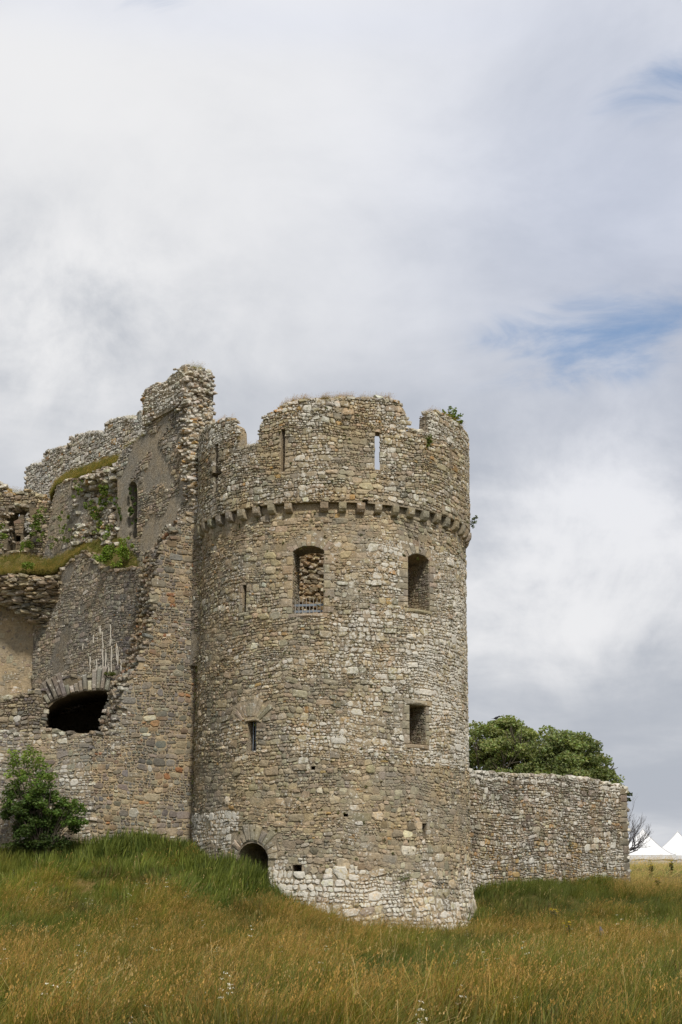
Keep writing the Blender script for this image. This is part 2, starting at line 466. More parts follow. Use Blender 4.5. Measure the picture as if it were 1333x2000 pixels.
def _fit():
    n = len(CP); xy = CP[:, :2]
    K = _phi(((xy[:, None] - xy[None]) ** 2).sum(-1)) + np.eye(n) * 1.5
    Q = np.hstack([np.ones((n, 1)), xy])
    A = np.block([[K, Q], [Q.T, np.zeros((3, 3))]])
    return np.linalg.solve(A, np.concatenate([CP[:, 2], np.zeros(3)]))
_w = _fit()
def ground_z(x, y):
    x = np.atleast_1d(np.asarray(x, float)); y = np.atleast_1d(np.asarray(y, float))
    xc = np.clip(x, -30, 45); yc = np.clip(y, 0, 118)
    K = _phi((xc[:, None] - CP[None, :, 0]) ** 2 + (yc[:, None] - CP[None, :, 1]) ** 2)
    z = K @ _w[:len(CP)] + _w[-3] + _w[-2] * xc + _w[-1] * yc
    far = np.clip((np.abs(x - xc) + np.abs(y - yc)) / 60, 0, 1); far = far * far * (3 - 2 * far)
    z = z * (1 - far) + 1.0 * far
    return z + .05 * np.sin(x * 1.3 + y * .7) * (1 - far) + .04 * np.sin(x * .6 - y * 1.9) * (1 - far)
xs = np.concatenate([[-2500, -900, -350, -160, -90, -60, -45], np.linspace(-34, 48, 165), [60, 80, 130, 300, 900, 2500]])
ys = np.concatenate([[-900, -300, -100, -40, -15], np.linspace(-4, 122, 253), [135, 155, 190, 300, 700, 1500, 3500]])
GX, GY = np.meshgrid(xs, ys); gz = np.concatenate([ground_z(a, b) for a, b in zip(GX, GY)])
gv = np.stack([GX.ravel(), GY.ravel(), gz], 1); nx_ = len(xs)
gf = [(j * nx_ + i, j * nx_ + i + 1, (j + 1) * nx_ + i + 1, (j + 1) * nx_ + i) for j in range(len(ys) - 1) for i in range(nx_ - 1)]
m, t, gg, b = mat('meadow_soil')
geo = t.nodes.new('ShaderNodeNewGeometry'); pp = geo.outputs['Position']
gg.link(gg.mix(gg.ss(gg.noise(pp, .35, 6, .6), .4, .6), gg.mix(gg.noise(pp, 9, 5), (.05, .055, .015), (.10, .10, .03)), gg.mix(gg.noise(pp, 9, 5), (.10, .07, .025), (.20, .14, .05))), b.inputs['Base Color'])
tag(mesh_obj('ground', gv, gf, m, smooth=True, origin=(0, 0, 0)), kind='structure')

# ------------------------------------------------------------------ round tower
def tower_pt(th, z, r): return (AX + r * sin(th), AY - r * cos(th), z)
def hit(px, py, r=R):
    d = ray(px, py); ox, oy = EYE.x - AX, EYE.y - AY
    a = d.x ** 2 + d.y ** 2; b_ = 2 * (ox * d.x + oy * d.y); c = ox * ox + oy * oy - r * r
    D = b_ * b_ - 4 * a * c
    if D < 0:
        t_ = -b_ / (2 * a)
    else: t_ = (-b_ - sqrt(D)) / (2 * a)
    p = EYE + d * t_
    return atan2(p.x - AX, -(p.y - AY)), p.z
ZC = hit(690, 984)[1]                           # underside of the parapet
PO = .175                                        # its overhang
RP = R + PO
ZF = hit(600, 1215)[1]                          # floor inside
ZB = -1.2
def rad(z):
    """outer radius: a battered foot"""
    z = np.asarray(z, float)
    k = np.clip((hit(700, 1700)[1] - z) / (hit(700, 1700)[1] - hit(700, 1810)[1]), 0, 1.4)
    return R + .27 * k ** 1.4
def prof_pts(pts): return [hit(x, y, RP) for x, y in pts]
prof = prof_pts([(389, 858), (400, 838), (425, 822), (448, 818), (460, 823), (465, 832), (467, 874), (505, 863), (507, 828), (515, 812), (545, 798), (562, 786), (620, 778),
                 (700, 776), (768, 779), (788, 791), (793, 800), (795, 836), (835, 845), (837, 806), (850, 804), (872, 812), (894, 828)])
prof[0] = (radians(-95), prof[0][1])
zt = prof[-1][1]
prof += [(radians(88), zt + .02), (radians(100), zt), (radians(101), zt - 1.1), (radians(112), zt - 1.1), (radians(113), zt), (radians(150), zt - .1), (radians(151), zt - 1.1), (radians(163), zt - 1.1), (radians(164), zt), (radians(180), zt)]
prof = [(radians(-180), zt), (radians(-164), zt), (radians(-163), zt - 1.1), (radians(-151), zt - 1.1), (radians(-150), zt), (radians(-113), zt)] + prof
PT = np.array([p[0] for p in prof]); PZ = np.array([p[1] for p in prof])
def ztop(th): return float(np.interp(th, PT, PZ))

tower = thing('round_tower', 'tall round rubble stone tower with crenels, corbels and a white stone foot', 'castle tower', (AX, AY, float(ground_z(AX, AY)[0])))
# solid body with an open well in the top
NS = 96
rings = [(float(rad(z)), z) for z in (ZB, -.4, 0, .3, .6, .9, 1.2, 1.6, 2.0, 4, 6, 8, 10, 12, ZC)] + [(3.5, ZC), (3.5, ZF), (0.01, ZF)]
V, F = [], []
for r, z in rings:
    for k in range(NS): V.append(tower_pt(2 * pi * k / NS, z, r))
for i in range(len(rings) - 1):
    for k in range(NS):
        j = (k + 1) % NS; F.append((i * NS + k, i * NS + j, (i + 1) * NS + j, (i + 1) * NS + k))
F.append(tuple(range(NS))[::-1]); F.append(tuple((len(rings) - 1) * NS + k for k in range(NS)))
body = mesh_obj('wall', V, F, M_MORTAR, tower); recalc(body)
# parapet ring
ths = sorted(set([-pi + 2 * pi * k / 180 for k in range(180)] + [float(a) for a in PT[1:-1]]))
V, F = [], []; n = len(ths)
for th in ths:
    top = ztop(th) - .10 + .05 * noise.noise((th * 12, 0, 3))
    V += [tower_pt(th, ZC + .004, RP - .01), tower_pt(th, top, RP - .02), tower_pt(th, top - .06, RP - .42), tower_pt(th, ZC + .004, RP - .44)]
for i in range(n):
    j = (i + 1) % n
    for k in range(4): F.append((i * 4 + k, j * 4 + k, j * 4 + (k + 1) % 4, i * 4 + (k + 1) % 4))
para = mesh_obj('parapet', V, F, M_MORTAR, tower); recalc(para)

OPEN = []                                       # rectangles (u0, u1, v0, v1) that the facing leaves free
def cutter(x0, y0, x1, y1, depth, arch=0.0, r=R, splay=1.0, margin=.0, slope=0.0):
    """prism through the wall for the opening that shows at this place of the facade; width measured on the wall"""
    a, z1 = hit(x0, (y0 + y1) / 2, r); b_, _ = hit(x1, (y0 + y1) / 2, r)
    tc_ = (a + b_) / 2; zt_ = hit((x0 + x1) / 2, y0, r)[1]; zb = hit((x0 + x1) / 2, y1, r)[1]
    w = r * sin((b_ - a) / 2)
    rise = arch * (zt_ - zb)
    pf = [(-w, zb), (w, zb), (w, zt_ - rise)]
    if arch: pf += [(w * cos(pi * k / 10), zt_ - rise + rise * sin(pi * k / 10)) for k in range(1, 10)]
    pf += [(-w, zt_ - rise)]
    dr = Vector((sin(tc_), -cos(tc_), 0)); tg = Vector((cos(tc_), sin(tc_), 0)); C0 = Vector((AX, AY, 0))
    V = []
    for rr, k in ((r + .10, max(.15, 1 - (splay - 1) * .1 / depth)), (r - depth, splay)):
        for s, z in pf: V.append(tuple(C0 + dr * rr + tg * s * k + Vector((0, 0, z))))
    n = len(pf); F = [tuple(range(n))[::-1], tuple(range(n, 2 * n))]
    for i in range(n): F.append((i, (i + 1) % n, n + (i + 1) % n, n + i))
    OPEN.append((a * R - margin, b_ * R + margin, zb - margin, zt_ + margin))
    return (V, F), dict(th=tc_, w=w, zb=zb, zt=zt_, rise=rise, a=a, b=b_)
cl, winL = cutter(572, 1066, 633, 1198, 1.6, .075, splay=1.15)
cr, winR = cutter(797, 1082, 839, 1190, 1.5, .09)
cm_, winM = cutter(800, 1378, 832, 1454, 1.9)
cs1, slitA = cutter(474, 1143, 482, 1196, 1.0)
cs2, slitB = cutter(484, 1409, 501, 1467, 1.3)
cs3, slitC = cutter(825, 1608, 834, 1637, .9)
cd, door = cutter(464, 1646, 524, 1745, 1.7, .34)
cp1, _ = cutter(572, 1689, 590, 1702, .8)
extra = []
for (x, y, w, h) in ((505, 991, 7, 9), (436, 1010, 6, 9), (612, 1500, 8, 7), (676, 1592, 9, 6), (886, 1010, 5, 9)):
    extra.append(cutter(x - w / 2, y - h / 2, x + w / 2, y + h / 2, .5)[0])
boolean(body, [cl, cr, cm_, cs1, cs2, cs3, cd, cp1] + extra[2:4], M_MORTAR)
pc = [cutter(549, 838, 557, 921, .8, r=RP)[0], cutter(733, 844, 742, 917, .9, r=RP, splay=6)[0], cutter(878, 868, 883, 930, .8, r=RP)[0],
      cutter(419, 868, 426, 962, .4, r=RP)[0], cutter(412, 921, 434, 930, .39, r=RP)[0], cutter(708, 976, 719, 984, .4, r=RP)[0],
      cutter(502, 986, 509, 996, .4, r=RP)[0], cutter(433, 1005, 439, 1015, .4, r=RP)[0]]
boolean(para, pc, M_MORTAR)

# -- stone colours over the tower
WHITE = (.57, .545, .475)
def tower_colour(th, z, rng):
    a = sin(th); y = 1720 - (z - 1.7) / .0161
    base = pick(rng, [(5, (.365, .32, .245)), (3, (.32, .285, .22)), (1.8, (.28, .26, .22)), (.8, (.25, .21, .155)), (.5, (.20, .185, .155)), (.15, (.38, .27, .14)), (2.2, (.43, .385, .30))])
    w = .10; lic = .38
    y += 30 * noise.noise((th * 4, z * 2, 8)) + 22 * noise.noise((th * 14, z * 5, 8)) if y > 1640 else 0
    if y > 1702 and a > -.5: w = (.85 if a < .45 else .4) if y < 1775 else .45; lic = .62
    elif y > 1500: w = .05 if y < 1660 else .16; lic = .28
    elif y > 1060: 
        k = max(0, min(1, (a + .35) / .9)); w = .07 + .24 * k; lic = .38 + .38 * k
        if y < 1150: w *= .7
    elif y > 985: w = .06; lic = .3
    elif y > 830: w = .13; lic = .45
    else: w = .30; lic = .6
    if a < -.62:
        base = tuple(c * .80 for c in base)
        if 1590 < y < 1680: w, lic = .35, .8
    n_ = noise.noise((th * 3.5, z * .9, 5)); w = max(0, w * (1 + 1.6 * n_)); lic = max(0, lic + .35 * n_)
    if rng.random() < w:
        k = rng.uniform(.3, 1); base = tuple(b1 * (1 - k) + w1 * k for b1, w1 in zip(base, WHITE)); lic = min(1.15, lic + .25)
    base = (base[0] * 1.0, base[1] * .975, base[2] * .90)
    return jit(base, rng, .18), lic

def tmap(par):
    def f(V):
        u, v, d = V[:, 0], V[:, 1], V[:, 2]; th = u / R
        r = (RP if par else rad(v)) + d
        return np.stack([AX + r * np.sin(th), AY - r * np.cos(th), v], 1)
    return f
def arc_stones(uc, vc, r_in, r_out, a0, a1, n, rng, jitter=.12, squash=1.0):
    """wedge stones of an arch in wall coordinates"""
    out = []
    for k in range(n):
        p = a0 + (a1 - a0) * (k + .04) / n; q = a0 + (a1 - a0) * (k + .96) / n
        ro = r_out * rng.uniform(1 - jitter, 1 + jitter)
        out.append([(uc + r_in * cos(p), vc + r_in * sin(p) * squash), (uc + ro * cos(p), vc + ro * sin(p) * squash), (uc + ro * cos(q), vc + ro * sin(q) * squash), (uc + r_in * cos(q), vc + r_in * sin(q) * squash)])
    return out
DRESS = [(3, (.35, .305, .225)), (2, (.31, .275, .21)), (1, (.39, .335, .24)), (.6, (.26, .235, .19))]
def seg_arch(w, rise):
    r = (w * w + rise * rise) / (2 * rise); return r, asin(min(1, w / r))
rng = random.Random(21)
dressed = []; VOUSS = []
def surround(win, jw=.22, vo=.36, n=9, arch=True, sill=True):
    u0, u1 = win['a'] * R, win['b'] * R; zb, zs = win['zb'], win['zt'] - win['rise']
    g_ = .006
    z = zb
    k = rng.randint(0, 1)
    while z < zs - .08:
        h = min(rng.uniform(.16, .30), zs - z)
        if zs - z - h < .1: h = zs - z
        for side in (-1, 1):
            w = jw * (1.5 if (k + (side > 0)) % 2 else .85) * rng.uniform(.85, 1.15)
            a, b_ = (u0 - w, u0 - .002) if side < 0 else (u1 + .002, u1 + w)
            dressed.append(([(a, z + g_), (b_, z + g_), (b_, z + h - g_), (a, z + h - g_)], .03)); OPEN.append((a, b_, z, z + h))
        z += h; k += 1
    if arch:
        w = (u1 - u0) / 2; r_, al = seg_arch(w, max(win['rise'], .02)); vc = win['zt'] - r_
        al *= 1.15
        for p in arc_stones((u0 + u1) / 2, vc, r_ + .004, r_ + vo * .8, pi / 2 - al, pi / 2 + al, n, rng, .14): VOUSS.append((p, rng.uniform(.01, .03)))
        OPEN.append((u0 - vo * .3, u1 + vo * .3, zs - .02, win['zt'] + vo * .62))
    if sill:
        dressed.append(([(u0 - .12, zb - .13), (u1 + .12, zb - .13), (u1 + .12, zb - .004), (u0 - .12, zb - .004)], .05)); OPEN.append((u0 - .12, u1 + .12, zb - .13, zb))
surround(winL); surround(winR, n=8)
surround(winM, .16, arch=False)
u0, u1 = winM['a'] * R, winM['b'] * R
dressed.append(([(u0 - .18, winM['zt'] + .004), (u1 + .2, winM['zt'] + .004), (u1 + .2, winM['zt'] + .17), (u0 - .18, winM['zt'] + .17)], .06)); OPEN.append((u0 - .18, u1 + .2, winM['zt'], winM['zt'] + .17))
surround(slitA, .11, arch=False)
u0, u1 = slitB['a'] * R, slitB['b'] * R
dressed.append(([(u0 - .1, slitB['zt'] + .004), (u1 + .1, slitB['zt'] + .004), (u1 + .1, slitB['zt'] + .07), (u0 - .1, slitB['zt'] + .07)], .08)); OPEN.append((u0 - .1, u1 + .1, slitB['zt'], slitB['zt'] + .07))
for p in arc_stones((u0 + u1) / 2 - .05, slitB['zt'] - .25, .42, .88, radians(38), radians(142), 9, rng, .2): VOUSS.append((p, rng.uniform(.012, .04)))
OPEN.append((u0 - .62, u1 + .52, slitB['zt'] + .12, slitB['zt'] + .62))
# arch over the doorway at the foot
u0, u1 = door['a'] * R, door['b'] * R; w = (u1 - u0) / 2
for p in arc_stones((u0 + u1) / 2, door['zt'] - door['rise'], w * 1.0 + .01, w + .42, radians(2), radians(178), 13, rng, .2, .98): VOUSS.append((p, rng.uniform(.02, .06)))
OPEN.append((u0 - .3, u1 + .3, door['zt'] - door['rise'] * .6, door['zt'] + .36))

body_items, para_items = [], []
rngs = random.Random(5)
def clip_all(poly):
    return avoid(poly, OPEN)
Z0 = -.9
# the large pale blocks of the foot, then ordinary rubble above it
ZW = hit(700, 1700)[1]
rects = rubble(radians(-150) * R, radians(150) * R, Z0, ZW + .05, .92, rngs, .8)
rects2 = rubble(radians(-150) * R, radians(150) * R, ZW + .03, ZC - .32, .60, rngs, 1.0)
rects3 = rubble(radians(-180) * R, radians(180) * R, ZC + .02, float(PZ.max()) + .1, .58, rngs, 1.05)
for grp, rs_, par in ((body_items, rects + rects2, False), (para_items, rects3, True)):
    for r_ in rs_:
        foot = r_[2] < ZW
        p = stone_poly(r_, rngs, 2.0, gap=.011 if foot else .008, rag=.22 if foot else .17, ch=(.1, .42) if foot else (.08, .44))
        if par: p = clip(p, 0, -1, -(ZC + .012))
        else: p = clip(p, 0, 1, ZC - .03)
        if len(p) < 3: continue
        th = cen(p)[0] / R
        if par:
            zt_ = ztop(th) + .015
            if cen(p)[1] > zt_ - .03: continue
            p = clip(p, 0, 1, zt_)
            if len(p) < 3: continue
        p = clip_all(p)
        if not p or len(p) < 3: continue
        cu, cz = cen(p); th = cu / R
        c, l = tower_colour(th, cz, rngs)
        ar = area(p)
        fl = noise.noise((cu * .55, cz * .7, 12)) + (.18 if (1.9 < cz < 5 or ZC - 1.6 < cz < ZC) else -.05)
        proud = rngs.uniform(.012, .052) + (.015 if ar > .06 else 0)
        if fl > .2 and not foot:
            proud *= .62; c = tuple(.68 * a_ + .32 * b_ for a_, b_ in zip(c, (.335, .29, .22)))
        if not par and cz > ZC - 2.0 and rngs.random() < .35: proud = .006
        if not par and 1.9 < cz < 4.5 and rngs.random() < .25: proud = .008
        score = ar * max(0, cos(th)) if abs(th) < 1.5 else 0
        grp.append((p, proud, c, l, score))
for p, pr in dressed:
    th = cen(p)[0] / R; body_items.append((p, pr, jit(pick(rng, DRESS), rng, .1), .35, area(p) * cos(th) * 1.5))
# the stones that line the openings
lining = []
def line_opening(win, depth, sides=(-1, 1)):
    th = win['th']; dr = Vector((sin(th), -cos(th), 0)); tg = Vector((cos(th), sin(th), 0)); C0 = Vector((AX, AY, 0)); w = win['w']
    for sd_ in sides:
        its = []
        for r_ in rubble(.03, depth, win['zb'], win['zt'] - win['rise'], .46, rngs, 1.0):
            p = stone_poly(r_, rngs, 9.0, gap=.006, rag=.12); p = clip(clip(clip(p, -1, 0, -.012), 1, 0, depth), 0, 1, win['zt'] - win['rise'])
            p = clip(p, 0, -1, -win['zb']) if len(p) > 2 else p
            if len(p) < 3: continue
            its.append((p, rngs.uniform(.008, .03), jit(pick(rngs, [(3, (.30, .265, .20)), (2, (.25, .22, .17)), (1, (.36, .32, .25))]), rngs, .18), .35, area(p)))
        base = np.array(C0 + dr * R * cos(asin(min(1, w / R))) + tg * w * sd_)
        f = lambda V, base=base, dr=dr, tg=tg, sd_=sd_: base - V[:, :1] * np.array(dr) - V[:, 2:3] * np.array(tg) * sd_ + V[:, 1:2] * np.array([0, 0, 1.])
        lining.append((its, f))
line_opening(winL, 1.1); line_opening(winR, 1.15); line_opening(winM, 1.2); line_opening(door, 1.2)
scores = sorted([it[4] for it in body_items + para_items], reverse=True)[215]
nb = sum(1 for it in body_items if it[4] > scores); npar = sum(1 for it in para_items if it[4] > scores)
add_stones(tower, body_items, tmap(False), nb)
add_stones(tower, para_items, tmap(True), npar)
add_stones(tower, [(p, pr, jit(pick(rng, DRESS), rng, .12), .4, 1) for p, pr in VOUSS], tmap(False), 300, name='voussoir')

for its, f in lining: add_stones(tower, its, f, 9)
# corbels
for k in range(-17, 18):
    th = radians(-3.3 + 7.1 * k)
    if k == -1 or abs(th) > radians(128): continue
    dr = Vector((sin(th), -cos(th), 0)); tg = Vector((cos(th), sin(th), 0)); C0 = Vector((AX, AY, 0))
    w = .125 * rngs.uniform(.85, 1.08); pr = PO + .03 + rngs.uniform(-.02, .05); hh = .32 * rngs.uniform(.9, 1.08)
    pf = [(-.05, 0), (pr, 0), (pr, -.30 * hh), (pr * .93, -.62 * hh), (pr * .66, -.88 * hh), (pr * .25, -hh), (-.05, -hh)]
    V = []; c = jit((.29, .255, .195), rngs, .15)
    for s in (-1, -.86, .86, 1):
        f = .93 if abs(s) == 1 else 1
        for d_, z in pf:
            V.append(tuple(C0 + dr * (R + d_ * (f if d_ > 0 else 1) + rngs.uniform(-.006, .006)) + tg * w * s + Vector((0, 0, ZC - .004 + z * f))))
    n = len(pf); F = [tuple(range(n)), tuple(range(3 * n, 4 * n))[::-1]]
    for q in range(3):
        for i in range(n): F.append((q * n + i, (q + 1) * n + i, (q + 1) * n + (i + 1) % n, q * n + (i + 1) % n))
    o = mesh_obj('corbel', V, F, M_STONE, tower, np.tile(np.array(list(c) + [.4]), (len(V), 1))); recalc(o)
# loose coping blocks along the broken top
spec = []
for k in range(330):
    th = rngs.uniform(-2.0, 2.0); z = ztop(th)
    if abs(ztop(th + .03) - ztop(th - .03)) > .35: continue
    rr = RP - rngs.choice([.05, .06, .15, .25, .35]) - rngs.uniform(0, .06); s = rngs.uniform(.06, .15)
    spec.append((tower_pt(th, z - .04 + rngs.uniform(-.03, .05), rr), (s * rngs.uniform(1, 1.7), s, s * rngs.uniform(.35, .6)), th + rngs.uniform(-.2, .2), jit(pick(rngs, [(3, (.32, .28, .21)), (2, WHITE), (1, (.34, .22, .1))]), rngs), .6))
# ragged ends of the merlons
for th0, z0, z1, sd_ in [(prof[i][0], prof[i][1], prof[i + 1][1], 1) for i in range(len(prof) - 1) if abs(prof[i][1] - prof[i + 1][1]) > .3 and abs(prof[i][0]) < 1.6]:
    for q in range(12):
        z = min(z0, z1) + abs(z0 - z1) * q / 12; s = rngs.uniform(.035, .065)
        for dr_ in (.06, .2, .35):
            spec.append((tower_pt(th0 + (.012 if z1 > z0 else -.012) + rngs.uniform(-.006, .006), z, RP - dr_), (s, s, s * .45), th0, jit((.31, .27, .21), rngs), .5))
rocks('coping_rubble', spec, M_STONE, tower)
# rough masonry round the inside of the well
spec = []
for k in range(2600):
    th = rngs.uniform(1.9, 2 * pi - 1.9); z = rngs.uniform(ZF, ZC + .2); s = rngs.uniform(.06, .17)
    spec.append((tower_pt(th, z, 3.5 - rngs.uniform(-.05, .12)), (s * 1.3, s, s * rngs.uniform(.4, .7)), th + rngs.uniform(-.5, .5), jit(pick(rngs, [(3, (.33, .27, .18)), (2, (.28, .21, .13)), (1, (.45, .41, .33))]), rngs, .25), .4))
for k in range(260):
    th = radians(183) + rngs.gauss(0, .33); s = rngs.uniform(.12, .3)
    spec.append((tower_pt(th, ZF + rngs.uniform(0, 1.0) + .2, 3.1 + rngs.uniform(-.5, .3)), (s, s, s * .6), th, jit((.28, .2, .12), rngs, .25), .3))
rocks('inner_masonry', spec, M_STONE, tower)

# iron grille in the left window, a bar in the lower slit
gr = thing('window_grille', 'iron guard rail with upright bars set across the foot of the upper tower window', 'window grille')
th = winL['th']; dr = Vector((sin(th), -cos(th), 0)); tg = Vector((cos(th), sin(th), 0)); C0 = Vector((AX, AY, 0)); rg = R - .35
c0 = C0 + dr * rg; gr.location = c0 + Vector((0, 0, winL['zb']))
wv_ = winL['w'] * 1.03
for z in (.13, .33):
    mesh_obj('rail', *boxm(c0 + Vector((0, 0, winL['zb'] + z)), tg, dr, (0, 0, 1), wv_, .012, .035), M_IRON, gr)
for k in range(9):
    s = -wv_ + 2 * wv_ * (k + .5) / 9
    mesh_obj('bar', *tube([c0 + dr * .026 + tg * s + Vector((0, 0, winL['zb'] - .02)), c0 + dr * .026 + tg * (s + .008) + Vector((0, 0, winL['zb'] + .54 + (.03 if k % 2 else 0)))], .012, .007, 6), M_IRON_PALE, gr)
th = slitB['th']; dr = Vector((sin(th), -cos(th), 0)); tg = Vector((cos(th), sin(th), 0))
gb = thing('slit_bars', 'two upright iron bars in small slit window low on the left side', 'window bars', C0 + dr * (R - .12) + Vector((0, 0, slitB['zb'])))
for s in (-.03, .06):
    c0 = C0 + dr * (R - .12) + tg * s
    mesh_obj('bar', *tube([c0 + Vector((0, 0, slitB['zb'] - .03)), c0 + Vector((0, 0, slitB['zt'] + .03))], .014, .014, 6), M_IRON, gb)

# ------------------------------------------------------------------ plane walls
class Fr:
    def __init__(s, xa, ya, xb, yb, py=1400):
        A, B = P(xa, py, ya), P(xb, py, yb); s.o = Vector((A.x, A.y, 0)); d = Vector((B.x - A.x, B.y - A.y, 0)); s.len = d.length
        s.u = d.normalized(); s.n = Vector((s.u.y, -s.u.x, 0))
        if s.n.y > 0: s.n = -s.n
    def px(s, x, y):
        d = ray(x, y); t_ = (s.o - EYE).dot(s.n) / d.dot(s.n); p = EYE + d * t_
        return ((p - s.o).dot(s.u), p.z)
    def at(s, u, v, d=0): return s.o + s.u * u + s.n * d + Vector((0, 0, v))
    def map(s, V):
        return np.array(s.o) + V[:, :1] * np.array(s.u) + V[:, 2:3] * np.array(s.n) + V[:, 1:2] * np.array([0, 0, 1.])
def rough_outline(poly, amp, step=.25, seed=0.0, skip_low=None):
    out = []
    for i in range(len(poly)):
        p, q = poly[i], poly[(i + 1) % len(poly)]; L = math.dist(p, q); n = max(1, int(L / step))
        for k in range(n):
            t_ = k / n; x, y = p[0] + (q[0] - p[0]) * t_, p[1] + (q[1] - p[1]) * t_
            a = 0 if (skip_low is not None and y < skip_low) else amp
            out.append((x + a * noise.noise((x * 4, y * 4, seed)), y + a * noise.noise((x * 4, y * 4, seed + 9))))
    return out
def slab(name, fr, poly, thick, m, parent, cuts=(), front=0.0):
    n = len(poly); V = [tuple(fr.at(u, v, front)) for u, v in poly] + [tuple(fr.at(u, v, front - thick)) for u, v in poly]
    bm = bmesh.new(); vs = [bm.verts.new(p) for p in V]
    bm.faces.new(vs[:n]); bm.faces.new(vs[n:][::-1])
    for i in range(n): bm.faces.new((vs[i], vs[n + i], vs[n + (i + 1) % n], vs[(i + 1) % n]))
    bmesh.ops.recalc_face_normals(bm, faces=bm.faces)
    bmesh.ops.triangulate(bm, faces=[f for f in bm.faces if len(f.verts) > 4])
    bm.verts.index_update()
    V = [v.co[:] for v in bm.verts]; F = [tuple(v.index for v in f.verts) for f in bm.faces]; bm.free()
    o = mesh_obj(name, V, F, m, parent)
    cs = []
    for pl, depth in cuts:
        k = len(pl); cu_ = sum(q_[0] for q_ in pl) / k
        cs.append(([tuple(fr.at(u, v, front + .3)) for u, v in pl] + [tuple(fr.at((u - cu_) * (1 if depth < 5 else 1.9) + cu_, v + (0 if depth < 5 else .25 * (v - min(q_[1] for q_ in pl))), front - depth)) for u, v in pl],
                   [tuple(range(k)), tuple(range(k, 2 * k))[::-1]] + [(i, (i + 1) % k, k + (i + 1) % k, k + i) for i in range(k)]))
    boolean(o, cs, m)
    return o
def wall(name, label, fr, pxpoly, thick, mort, colfn, sc=.66, dens=1.0, proud=(.012, .05), cuts_px=(), limit=300, rag=.06, seed=1, clipl=None, clipr=None, top=True, wide=1.15, keep=None, parent=None, free=(), cat='wall', topsize=(.07, .16), topcol=None, edges=None):
    """a ruined wall standing in its own plane: core, facing stones, loose blocks on the broken edges"""
    rng = random.Random(seed); poly = [fr.px(x, y) for x, y in pxpoly]
    us = [p[0] for p in poly]; vs = [p[1] for p in poly]
    root = parent
    if root is None:
        c = fr.at((min(us) + max(us)) / 2, max(min(vs), 0), -thick / 2)
        root = thing(name, label, cat, (c.x, c.y, max(min(vs), 0)))
    cuts = []; holes = []
    for pl, depth in cuts_px:
        q = [fr.px(x, y) for x, y in pl]; cuts.append((q, depth)); holes.append(q)
    ro = rough_outline(poly, rag, .22, seed, min(vs) + .3)
    slab('wall', fr, ro, thick, mort, root, cuts)
    rects = [(min(p[0] for p in q), max(p[0] for p in q), min(p[1] for p in q), max(p[1] for p in q)) for q in holes]
    items = []
    fre = list(free)
    for r_ in rubble(min(us), max(us), min(vs), max(vs), sc, rng, wide):
        if rng.random() > dens: continue
        p = stone_poly(r_, rng, seed * 3.7, rag=.13)
        c = cen(p)
        if not inside(c, poly): continue
        if keep and not keep(*c): continue
        if any(inside(c, q) for q in holes) : continue
        if clipl is not None: p = clip(p, -1, 0, -clipl)
        if clipr is not None: p = clip(p, 1, 0, clipr)
        if len(p) < 3: continue
        p = avoid(p, rects + fre)
        if not p or len(p) < 3: continue
        c = cen(p); cl_, lc = colfn(c[0], c[1], rng)
        w_ = fr.at(c[0], c[1]) - EYE; px_ = 666.5 + FPX * w_.dot(rt) / w_.dot(fw)
        score = area(p) if -20 < px_ < 1350 else 0
        items.append((p, rng.uniform(*proud), cl_, lc, score))
    add_stones(root, items, fr.map, limit)
    if top:
        spec = []; n = len(poly)
        for i in range(n):
            if edges is not None and i not in edges: continue
            p, q = poly[i], poly[(i + 1) % n]
            if min(p[1], q[1]) < min(vs) + .4 and abs(p[0] - q[0]) > .01 * 0 and p[1] + q[1] < 2 * min(vs) + .6: continue
            L = math.dist(p, q)
            for d in np.arange(.05, thick, .22):
                x = 0
                while x < L:
                    s = rng.uniform(*topsize); t_ = min(1, x / L)
                    u, v = p[0] + (q[0] - p[0]) * t_, p[1] + (q[1] - p[1]) * t_
                    cl_, lc = (topcol or colfn)(u, v, rng)
                    spec.append((tuple(fr.at(u + rng.uniform(-.03, .03), v + rng.uniform(-.05, .03), -d - rng.uniform(-.03, .06))), (s * rng.uniform(1, 1.6), s, s * rng.uniform(.4, .7)), atan2(fr.u.y, fr.u.x) + rng.uniform(-.3, .3), cl_, lc)); x += s * 1.7
        rocks('broken_edge', spec, M_STONE, root)
    return root

def palette(tab, lic=.4, w=0, a=.18):
    def f(u, v, rng):
        c = pick(rng, tab); l = lic + .5 * noise.noise((u * .6, v * .6, 4))
        if rng.random() < w: c = tuple(x * .4 + y * .6 for x, y in zip(c, WHITE)); l += .3
        return jit(c, rng, a), max(0, l)
    return f
GREYW = palette([(3, (.40, .385, .34)), (2, (.33, .31, .27)), (2, (.52, .51, .47)), (1, (.24, .22, .18)), (.5, (.33, .21, .1))], .7, .3)
MIXED = palette([(3, (.29, .25, .19)), (3, (.24, .215, .18)), (2.0, (.185, .17, .145)), (1.2, (.23, .18, .13)), (.22, (.33, .21, .12)), (.15, (.30, .16, .09)), (1.2, (.35, .31, .23)), (.6, (.21, .205, .185))], .22, .03, .2)
DARK = palette([(3, (.17, .155, .135)), (3, (.20, .18, .15)), (1, (.13, .12, .115)), (1, (.25, .21, .155)), (.3, (.3, .19, .1))], .25, .04, .25)
PLAS = palette([(3, (.31, .28, .23)), (2, (.26, .235, .19)), (1, (.36, .32, .25)), (.5, (.19, .17, .145))], .25, .03)
BUFF = palette([(3, (.33, .28, .20)), (2, (.28, .24, .18)), (1, (.39, .33, .24)), (1, (.20, .18, .15))], .35, .06)
CURT = palette([(3, (.30, .27, .21)), (2, (.24, .20, .15)), (1.4, (.19, .16, .12)), (.6, (.31, .215, .12)), (1.3, (.38, .35, .28))], .55, .14, .22)

